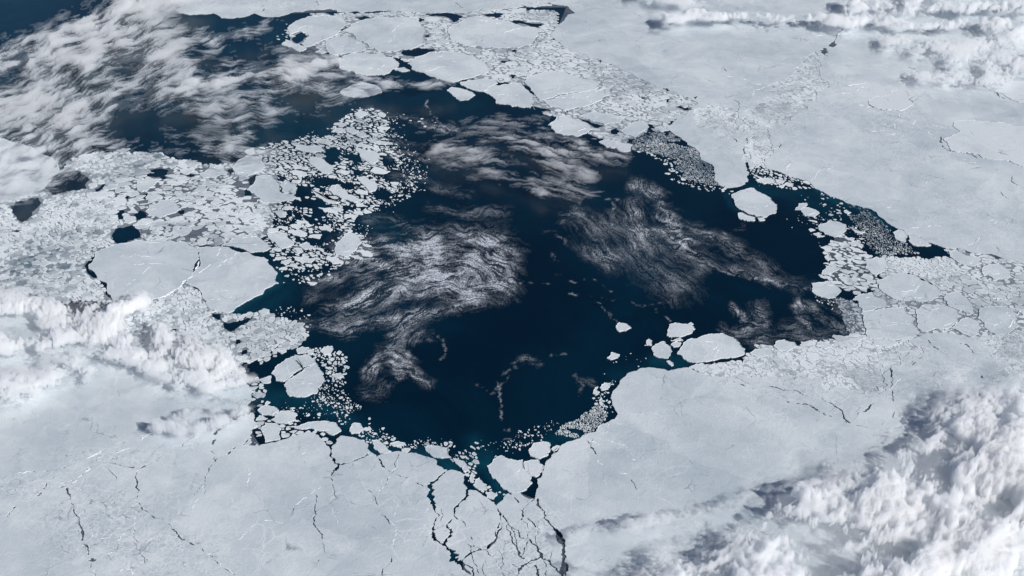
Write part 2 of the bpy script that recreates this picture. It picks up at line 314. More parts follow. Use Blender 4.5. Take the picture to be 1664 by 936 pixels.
# open leads that cut the sheets: (origin, points, width in px at the points, dash 0..1)
LEADS = [
 (A13, [(430, 40), (470, 70), (488, 130), (505, 190), (540, 215)], [1.5, 2, 2.2, 2.5, 3], 0),
 (A13, [(540, 215), (515, 245), (490, 290)], [3, 5, 2.5], 0),
 (A13, [(490, 285), (500, 350), (525, 430), (480, 490)], [1.2, 0.8, 0.8, 0.5], 0.55),
 (A13, [(460, 300), (430, 350), (390, 410), (300, 440), (240, 550)], [1, 1, 1, 0.8, 0.8], 0.6),
 (A13, [(390, 410), (385, 480), (375, 560), (385, 620), (430, 670), (445, 740), (450, 800)], [0.8, 1, 1.4, 1.6, 1.3, 1, 0.6], 0.3),
 (A13, [(410, 830), (370, 890), (320, 950)], [0.7, 0.7, 0.7], 0.6),
 (A13, [(540, 216), (600, 205), (660, 180), (730, 140)], [2.5, 2.2, 2.6, 3], 0),
 (A13, [(780, 155), (820, 220), (860, 258), (940, 295), (1050, 340), (1120, 357)], [3, 2.2, 2, 1.2, 1.2, 1.2], 0.25),
 (A13, [(935, 140), (900, 210), (860, 290), (800, 390)], [1, 1.2, 1, 0.7], 0.6),
 (A13, [(720, 380), (800, 480), (860, 580), (930, 660), (1040, 685), (1150, 690)], [1, 0.8, 1.4, 1.2, 1.4, 1.2], 0.55),
 (A13, [(900, 740), (880, 820), (845, 880), (815, 940)], [0.8, 1.6, 1.6, 1.2], 0.35),
 (A13, [(1262, 245), (1190, 298), (1130, 355), (1138, 420), (1152, 470), (1162, 512)], [2.4, 4, 4.5, 6, 5, 2.4], 0),
 (A13, [(1162, 510), (1166, 580), (1155, 640), (1157, 690), (1175, 712)], [1.2, 1.2, 2.4, 6, 3], 0),
 (A13, [(1385, 370), (1365, 430), (1310, 480), (1290, 512), (1285, 540)], [3.4, 3.6, 3.4, 3, 2], 0),
 (A13, [(1285, 540), (1350, 590), (1395, 640), (1400, 690), (1400, 760)], [1.6, 1.6, 1.4, 1.4, 1.4], 0.35),
 (A13, [(1270, 570), (1264, 640), (1250, 690), (1215, 745)], [2, 2.4, 3, 4], 0),
 (A13, [(1172, 708), (1240, 752), (1275, 790), (1300, 840), (1370, 870), (1410, 892), (1415, 960)], [3, 2.4, 8, 9, 2.4, 2.4, 2], 0),
 (A13, [(1200, 500), (1215, 540), (1160, 640)], [0.8, 0.8, 0.7], 0.5),
 (A13, [(1290, 495), (1230, 520), (1190, 590)], [0.8, 1, 0.8], 0.5),
 (A13, [(1600, 570), (1575, 620), (1560, 680), (1500, 750), (1410, 740)], [2, 2, 1.4, 1.8, 1.2], 0.2),
 (A13, [(630, 205), (600, 270), (585, 295)], [0.7, 0.7, 0.5], 0.5),
 (A13, [(770, 200), (745, 260), (730, 300)], [0.8, 0.7, 0.5], 0.5),
 # south-west
 (A03, [(1400, 0), (1385, 80), (1398, 150), (1400, 195), (1360, 250), (1335, 330)], [4, 1.8, 2, 1.6, 1, 0.8], 0.25),
 (A03, [(1664, 25), (1600, 70), (1520, 110), (1450, 160), (1400, 195)], [5, 2, 2.6, 1.6, 1], 0.2),
 (A03, [(1680, 10), (1640, 45), (1640, 85), (1700, 60)], [6, 5, 4, 5], 0),
 (A03, [(1335, 330), (1290, 380), (1250, 430)], [0.7, 0.7, 0.5], 0.6),
 (A03, [(1330, 340), (1330, 420)], [0.7, 0.6], 0.5),
 (A03, [(1270, 25), (1220, 55), (1130, 120), (1040, 165), (950, 220), (910, 245)], [1.2, 1.5, 1, 1.2, 2, 2], 0.4),
 (A03, [(910, 250), (880, 300), (885, 360), (905, 385), (885, 440)], [1, 1, 2.4, 2, 1.2], 0.3),
 (A03, [(885, 455), (920, 495), (980, 545), (1060, 575), (1105, 610), (1180, 700), (1215, 712), (1300, 760), (1380, 820), (1450, 880), (1530, 940)], [0.9, 1.5, 1, 1, 1.6, 3, 2.4, 1.2, 1.6, 1.6, 1], 0.55),
 (A03, [(0, 600), (60, 530), (95, 490), (150, 465), (240, 425), (300, 350), (350, 290)], [1, 1.6, 2.4, 1.5, 2, 1.4, 1.6], 0.5),
 (A03, [(350, 290), (310, 340), (240, 420)], [1, 1, 1], 0.5),
 (A03, [(300, 360), (440, 330), (540, 275), (580, 235), (640, 205)], [1, 1.4, 1.6, 1.2, 1.6], 0.25),
 (A03, [(620, 205), (700, 208), (760, 215), (820, 230), (880, 232)], [1.4, 1, 1.4, 1, 4], 0.45),
 (A03, [(0, 295), (110, 300), (170, 265), (260, 262), (380, 245), (480, 215), (540, 175), (640, 140), (720, 100), (850, 70), (960, 25), (1010, 0)], [1, 1.4, 1.6, 1.6, 1.8, 1.4, 1, 1, 1, 1, 0.8, 0.8], 0.6),
 (A03, [(380, 370), (430, 350), (440, 400), (458, 420)], [2, 3, 2, 7], 0.2),
 (A03, [(455, 415), (480, 490), (500, 550), (520, 610), (540, 680), (560, 740), (575, 790), (598, 830), (600, 850)], [3, 1.8, 1.6, 1.8, 3, 2.6, 1.2, 8, 4], 0.4),
 (A03, [(598, 850), (590, 915), (640, 950)], [1, 0.8, 0.8], 0.4),
 (A03, [(560, 560), (610, 440), (660, 460), (720, 470), (830, 440)], [0.8, 0.8, 1, 1, 0.8], 0.6),
 (A03, [(700, 240), (760, 300), (740, 330)], [0.7, 0.8, 0.6], 0.6),
 (A03, [(870, 600), (900, 660), (870, 700), (900, 780), (940, 880)], [0.8, 0.8, 0.8, 0.8, 0.8], 0.6),
 (A03, [(1100, 440), (1300, 420)], [0.01, 0.01], 0.9),
 # bottom tongue
 (A23, [(-30, 385), (40, 460), (70, 520), (62, 580)], [1.9, 1.9, 1.9, 1.2], .1), (A23, [(100, 560), (140, 600), (155, 625)], [1.5, 2.1, 1.2], 0), (A23, [(180, 480), (210, 520), (245, 600), (280, 650), (320, 710), (342, 740), (338, 800), (325, 870), (330, 960)], [1.5, 1.9, 1.5, 1.0, 1.2, 2.5, 1.9, 1.9, 1.6], 0),
 (A23, [(0, 620), (50, 690), (110, 700), (165, 750), (190, 800), (240, 840), (290, 890), (330, 930)], [1.2, 1.9, 2.5, 2.1, 3.1, 2.5, 2.5, 2.5], 0), (A23, [(30, 755), (60, 820), (80, 830)], [1.9, 2.5, 1.9], 0), (A23, [(60, 820), (80, 760), (100, 715)], [1.5, 1.2, 1.2], 0), (A23, [(105, 850), (160, 832), (195, 800)], [4.3, 4.3, 2.5], 0), (A23, [(45, 905), (85, 865), (110, 850)], [5.6, 5.0, 1.9], 0), (A23, [(150, 865), (165, 900), (180, 950)], [3.1, 3.1, 2.5], 0),
 (A23, [(-60, 540), (-30, 640), (0, 690), (30, 755)], [1.5, 1.5, 1.5, 1.2], .1), (A23, [(110, 460), (90, 490), (62, 540)], [1.0, 1.0, 0.9], .1), (A13, [(1640, 600), (1664, 640), (1690, 720), (1720, 800)], [1.5, 1.2, 1.0, 1.0], .1), (A13, [(1370, 730), (1440, 755), (1500, 775), (1560, 830), (1600, 900)], [0.9, 1.0, 1.2, 0.9, 0.9], .2), (A13, [(1400, 740), (1405, 830), (1440, 900), (1430, 960)], [1.0, 1.1, 0.9, 0.9], .2), (A13, [(1480, 860), (1530, 820), (1560, 780), (1550, 720)], [0.9, 0.9, 0.9, 0.7], .2), (A13, [(1480, 860), (1500, 940)], [0.9, 0.9], .2), (A23, [(240, 840), (260, 780), (330, 740)], [0.9, 0.7, 0.9], .1), (A23, [(165, 750), (150, 680), (180, 640), (160, 600)], [0.9, 0.7, 0.7, 0.6], .1), (A23, [(-100, 760), (-60, 830), (-80, 900), (-40, 950)], [0.9, 0.9, 0.9, 0.9], .2), (A23, [(0, 860), (45, 905), (30, 960)], [1.0, 1.2, 1.2], .1), (A23, [(195, 800), (220, 900), (210, 960)], [1.0, 1.0, 1.0], .1), (A23, [(62, 580), (100, 600), (110, 700)], [0.9, 0.7, 0.7], .2),
 # teal lead at the western end
 (A02, [(1700, 790), (1640, 800), (1580, 822), (1520, 855), (1470, 890), (1420, 925), (1385, 950)], [8, 7, 7, 6, 5, 4, 2], 0),
 (A02, [(1700, 620), (1645, 645), (1645, 700), (1640, 770), (1650, 810)], [5, 6, 4, 4, 5], 0),
 # north-east
 (A30, [(500, 180), (430, 270), (425, 285)], [0.8, 1, 4], 0.4),
 (A30, [(430, 275), (360, 345), (350, 400), (300, 432), (240, 540), (170, 582), (135, 600), (60, 660), (55, 680)], [5, 9, 1.2, 4.5, 2, 3, 2.6, 4, 3], 0.35),
 (A30, [(110, 670), (125, 640), (60, 660)], [0.8, 0.8, 0.8], 0.3),
 (A30, [(40, 700), (10, 730), (-10, 760), (-20, 830), (0, 900), (20, 950)], [1.4, 1.2, 1.4, 1, 1, 1], 0.4),
 (A20, [(1660, 725), (1620, 760), (1640, 830), (1664, 870)], [1.2, 1.4, 1.2, 1.2], 0.3),
 (A20, [(1560, 760), (1605, 800), (1570, 850), (1535, 890), (1520, 940)], [1, 1.4, 2.4, 2.6, 1.6], 0.3),
 (A21, [(1500, 20), (1520, 80), (1530, 150), (1550, 190), (1535, 280)], [1.4, 1.6, 2.8, 4.5, 4], 0.1),
 (A21, [(1664, 60), (1640, 110), (1580, 150), (1545, 190)], [1.4, 2, 1.6, 2], 0.3),
 (A31, [(80, 0), (75, 25), (20, 40), (5, 90)], [1.6, 1.6, 1.6, 1.6], 0.1),
 (A20, [(1340, 460), (1370, 440), (1400, 470)], [0.7, 0.8, 0.6], 0.3),
 (A20, [(1000, 155), (1050, 150), (1090, 130)], [0.8, 0.8, 0.6], 0.4),
 (A20, [(1150, 610), (1190, 640), (1205, 625)], [5, 6, 1], 0.1),
 (A20, [(1205, 605), (1270, 588)], [1, 0.8], 0.4),
 (A20, [(1380, 745), (1400, 748)], [3, 2], 0),
 (A20, [(1440, 650), (1480, 700), (1450, 760)], [0.7, 0.7, 0.6], 0.5),
 (A20, [(1380, 910), (1440, 900), (1470, 930)], [2, 1, 1.5], 0.5),
 (A30, [(640, 680), (700, 705), (780, 720)], [1.2, 1.2, 1], 0.4), (A30, [(905, 605), (912, 640), (945, 670)], [1, 1.2, 1], 0.3),
 (A30, [(905, 440), (950, 450), (975, 470)], [1, 1.2, 1], 0.3), (A30, [(1380, 500), (1400, 540)], [1, 1.2], 0.3), (A30, [(1430, 585), (1490, 612), (1550, 650)], [1.2, 1.2, 0.8], 0.4),
 (A30, [(1210, 800), (1250, 840), (1240, 880)], [0.8, 1.4, 1.2], 0.4), (A30, [(1120, 890), (1135, 936)], [2, 1], 0.3),
 (A31, [(1130, 10), (1190, 50), (1300, 65), (1440, 105)], [1.2, 1, 1, 1.2], 0.4), (A31, [(1590, 210), (1630, 275)], [1, 1], 0.5), (A31, [(1510, 310), (1570, 365)], [0.8, 0.8], 0.5),
 (A31, [(1300, 655), (1385, 608)], [0.7, 0.7], 0.4), (A31, [(1540, 760), (1620, 800), (1650, 820), (1720, 860)], [2, 7, 4, 3], 0.1), (A31, [(1160, 680), (1270, 710), (1410, 745), (1560, 770)], [1.4, 1.4, 2, 1.6], 0.2),
 (A10, [(400, 0), (380, 60), (340, 75)], [0.8, 0.8, 0.6], 0.4), (A10, [(0, 40), (60, 40), (30, 80)], [1.5, 2, 1], 0.3), (A10, [(1280, 20), (1350, 55)], [0.6, 0.6], 0.4),
 (A20, [(0, 30), (90, 45), (120, 75), (220, 60), (290, 75), (350, 55), (390, 70), (370, 85)], [1.5, 1.4, 1.6, 1.2, 1.6, 1.6, 2, 1], 0.45),
 (A20, [(-60, 75), (40, 55), (140, 40), (230, 20), (330, 30)], [1.4, 1.2, 1.2, 1.6, 1], 0.5),
 # east
 (A32, [(490, 380), (520, 430), (590, 505), (610, 520)], [1, 1.2, 2, 1.4], 0.35), (A32, [(610, 480), (650, 530), (680, 580), (690, 610)], [1.6, 1.8, 1.6, 1], 0.3),
 (A32, [(770, 430), (765, 480), (770, 515), (800, 570), (818, 605)], [1, 1.8, 2.6, 1.8, 1], 0.15), (A32, [(805, 600), (808, 680), (812, 740), (810, 850)], [1, 1, 1.4, 1], 0.35),
 (A32, [(790, 690), (720, 720), (690, 750), (650, 785), (600, 815)], [0.8, 1.6, 2, 4, 1.6], 0.4), (A32, [(600, 800), (560, 860)], [0.8, 0.7], 0.5),
 (A32, [(0, 640), (80, 660), (170, 668), (230, 700), (330, 700), (400, 750), (480, 800), (510, 870), (600, 900), (650, 915)], [1.6, 1.8, 2, 1.2, 1.2, 1.6, 1.4, 2, 1.2, 0.8], 0.5),
 (A32, [(0, 700), (100, 735), (170, 755), (280, 770), (360, 820), (450, 860), (520, 880)], [1.4, 1.6, 2, 2.2, 1.4, 1.4, 1.2], 0.5),
 (A22, [(1390, 600), (1470, 620), (1540, 650), (1600, 660), (1680, 700)], [0.8, 1.4, 1.8, 1.6, 1.4], 0.45), (A22, [(1180, 540), (1260, 550), (1310, 570), (1350, 580)], [1.6, 1.4, 2.4, 2], 0.4),
 (A22, [(1280, 490), (1300, 530), (1340, 490), (1390, 490), (1390, 530)], [2, 1.6, 2, 1.2, 1.2], 0.2), (A22, [(1520, 470), (1560, 520), (1600, 560), (1620, 590)], [1.2, 1.4, 1.2, 1], 0.3),
 (A32, [(0, 470), (60, 480), (110, 490), (180, 480), (260, 500), (330, 500), (390, 470)], [1.6, 2, 4, 1.4, 1.2, 1, 1], 0.45), (A32, [(190, 400), (200, 450), (150, 470)], [1, 1, 0.8], 0.4), (A32, [(380, 500), (400, 440), (480, 400)], [1, 1, 1], 0.4),
 (A32, [(850, 350), (860, 390), (920, 400), (910, 340), (960, 310)], [2, 1.2, 1.4, 1.6, 2], 0.25), (A32, [(1040, 340), (1080, 390), (1150, 415)], [1.6, 2, 1.2], 0.25),
 (A32, [(1000, 450), (960, 480), (940, 510)], [2.4, 1.4, 0.8], 0.2), (A32, [(1240, 360), (1280, 370), (1330, 410), (1340, 430)], [1, 2, 1.4, 1], 0.35), (A32, [(1390, 570), (1400, 610)], [2, 1], 0.3),
 (A32, [(1190, 700), (1240, 730)], [1.2, 1], 0.3), (A32, [(650, 460), (760, 470), (850, 490), (880, 470)], [1, 1.4, 1.4, 1], 0.5),
 (A23, [(485, 55), (520, 110), (545, 150)], [1.6, 1.8, 1.2], 0.4), (A23, [(525, 50), (510, 90)], [1, 1], 0.3), (A23, [(770, 310), (800, 360), (815, 385)], [0.8, 1, 0.8], 0.4),
 (A23, [(160, 300), (155, 340), (158, 370), (110, 465)], [3, 3, 2.4, 1.4], 0), (A23, [(150, 330), (120, 355), (115, 370)], [2, 2.4, 1], 0),
]
# pools of open water inside the pack
POOLS = [T(*A01, p) for p in (
 [(290, 290), (370, 200), (430, 180), (510, 175), (560, 210), (590, 230), (560, 290), (480, 300), (420, 315), (340, 330)],
 [(70, 400), (120, 370), (250, 350), (270, 385), (210, 440), (190, 480), (170, 515), (110, 490)],
 [(945, 180), (1000, 165), (1095, 170), (1085, 240), (1040, 215), (960, 210)],
 [(730, 590), (770, 545), (860, 525), (900, 560), (920, 605), (840, 630), (770, 655), (735, 630)],
 [(870, 460), (910, 430), (950, 450), (945, 485), (890, 495)], [(755, 460), (790, 420), (810, 440), (790, 500)],
 [(330, 130), (380, 120), (370, 150), (345, 160)], [(600, 300), (660, 270), (680, 240), (690, 270), (640, 330)], [(90, 570), (125, 550), (120, 575)], [(925, 330), (960, 320), (970, 345), (935, 360)], [(805, 335), (830, 330), (830, 360), (815, 365)],
 [(1150, 430), (1200, 430), (1200, 460), (1165, 455)], [(1160, 190), (1230, 190), (1290, 205), (1240, 215)], [(1480, 170), (1510, 155), (1515, 195), (1490, 200)],
 [(550, 790), (575, 760), (610, 738), (650, 690), (668, 695), (625, 745), (590, 790), (580, 820), (625, 850), (632, 875), (580, 850), (560, 815)], [(1280, 665), (1440, 650), (1445, 665), (1290, 675)],
 [(1590, 330), (1620, 290), (1610, 230), (1664, 200), (1680, 240), (1640, 270), (1650, 310), (1640, 330), (1600, 350)])] + [T(*A11, p) for p in (
 [(370, 235), (450, 215), (540, 240), (520, 270), (400, 270)], [(210, 385), (300, 370), (380, 365), (420, 385), (490, 400), (470, 440), (400, 430), (350, 420), (260, 400)], [(450, 660), (515, 660), (500, 695), (455, 690)],
 [(580, 65), (680, 70), (670, 110), (600, 110)], [(820, 80), (860, 60), (890, 100), (890, 150), (840, 130)], [(840, 175), (950, 170), (950, 240), (890, 260), (840, 230)], [(770, 300), (880, 320), (850, 360), (770, 360)], [(480, 20), (560, 50), (520, 100), (450, 80)],
 [(410, 590), (460, 590), (440, 620)], [(500, 590), (560, 580), (520, 620)], [(620, 160), (700, 180), (650, 210)], [(560, 250), (640, 265), (620, 290), (560, 285)], [(240, 290), (330, 280), (370, 300), (320, 340), (280, 320)], [(560, 390), (610, 400), (600, 440), (570, 430)])] + [T(*A02, p) for p in (
 [(1360, 160), (1440, 170), (1430, 215), (1380, 190)], [(1440, 220), (1480, 230), (1600, 200), (1660, 190), (1500, 285), (1460, 265)], [(1120, 260), (1160, 265), (1140, 285)], [(1530, 335), (1560, 330), (1555, 370), (1535, 365)], [(1560, 420), (1605, 400), (1605, 425), (1570, 437)], [(1600, 440), (1650, 435), (1640, 450)], [(1475, 300), (1505, 310), (1495, 325)], [(1470, 345), (1495, 345), (1490, 355)], [(690, 10), (720, 50), (780, 90), (760, 105), (720, 80), (685, 30)],
 [(1640, 480), (1680, 485), (1660, 510)], [(1515, 515), (1530, 520), (1520, 560)], [(1565, 500), (1575, 540), (1600, 490)])] + [T(*A10, p) for p in (
 [(935, 345), (980, 320), (1080, 315), (1170, 325), (1120, 345), (1040, 370), (960, 360)], [(1085, 95), (1180, 88), (1280, 90), (1345, 110), (1290, 148), (1260, 122), (1150, 107)], [(1050, 115), (1110, 128), (1060, 142)], [(640, 115), (700, 105), (745, 120), (700, 137)], [(430, 75), (525, 66), (500, 103)], [(195, 108), (375, 92), (320, 118)], [(230, 255), (300, 210), (335, 240), (270, 285)], [(1460, 95), (1610, 92), (1560, 120)], [(890, 385), (935, 365), (905, 405)], [(1090, 235), (1130, 225), (1125, 245)], [(470, 235), (510, 220), (500, 240)], [(540, 195), (620, 160), (560, 200)], [(545, 350), (620, 335), (600, 358)], [(780, 345), (820, 342), (815, 358)], [(1590, 400), (1650, 390), (1650, 420)], [(1420, 500), (1450, 485), (1440, 505)])] + [T(*A20, p) for p in (
 [(0, 133), (60, 130), (110, 150), (205, 160), (150, 182), (60, 155), (0, 162)], [(55, 548), (100, 560), (155, 605), (125, 628), (85, 590)], [(130, 690), (240, 712), (255, 725), (180, 728)], [(330, 720), (368, 725), (350, 762)], [(420, 768), (500, 785), (605, 820), (540, 842), (470, 800)], [(640, 850), (680, 832), (695, 870), (650, 872)], [(880, 800), (928, 830), (905, 862), (870, 840)], [(930, 830), (1000, 842), (1015, 872), (960, 852)], [(530, 735), (625, 750), (600, 760)], [(0, 478), (30, 488), (25, 518), (0, 512)], [(0, 320), (38, 330), (20, 347), (0, 345)], [(790, 635), (872, 630), (840, 648)], [(995, 638), (1022, 650), (1010, 674)], [(1060, 685), (1185, 712), (1130, 718)], [(450, 880), (505, 875), (600, 915), (480, 912)], [(770, 490), (795, 495), (790, 525)], [(555, 380), (580, 385), (570, 415)], [(340, 310), (380, 325), (370, 345)], [(860, 540), (885, 548), (870, 560)], [(650, 550), (675, 545), (665, 562)], [(990, 575), (1030, 585), (1015, 598)], [(750, 905), (790, 905), (770, 930)], [(470, 355), (490, 362), (475, 372)])] + [T(*A13, [(1265, 790), (1300, 800), (1310, 840), (1280, 830)])]

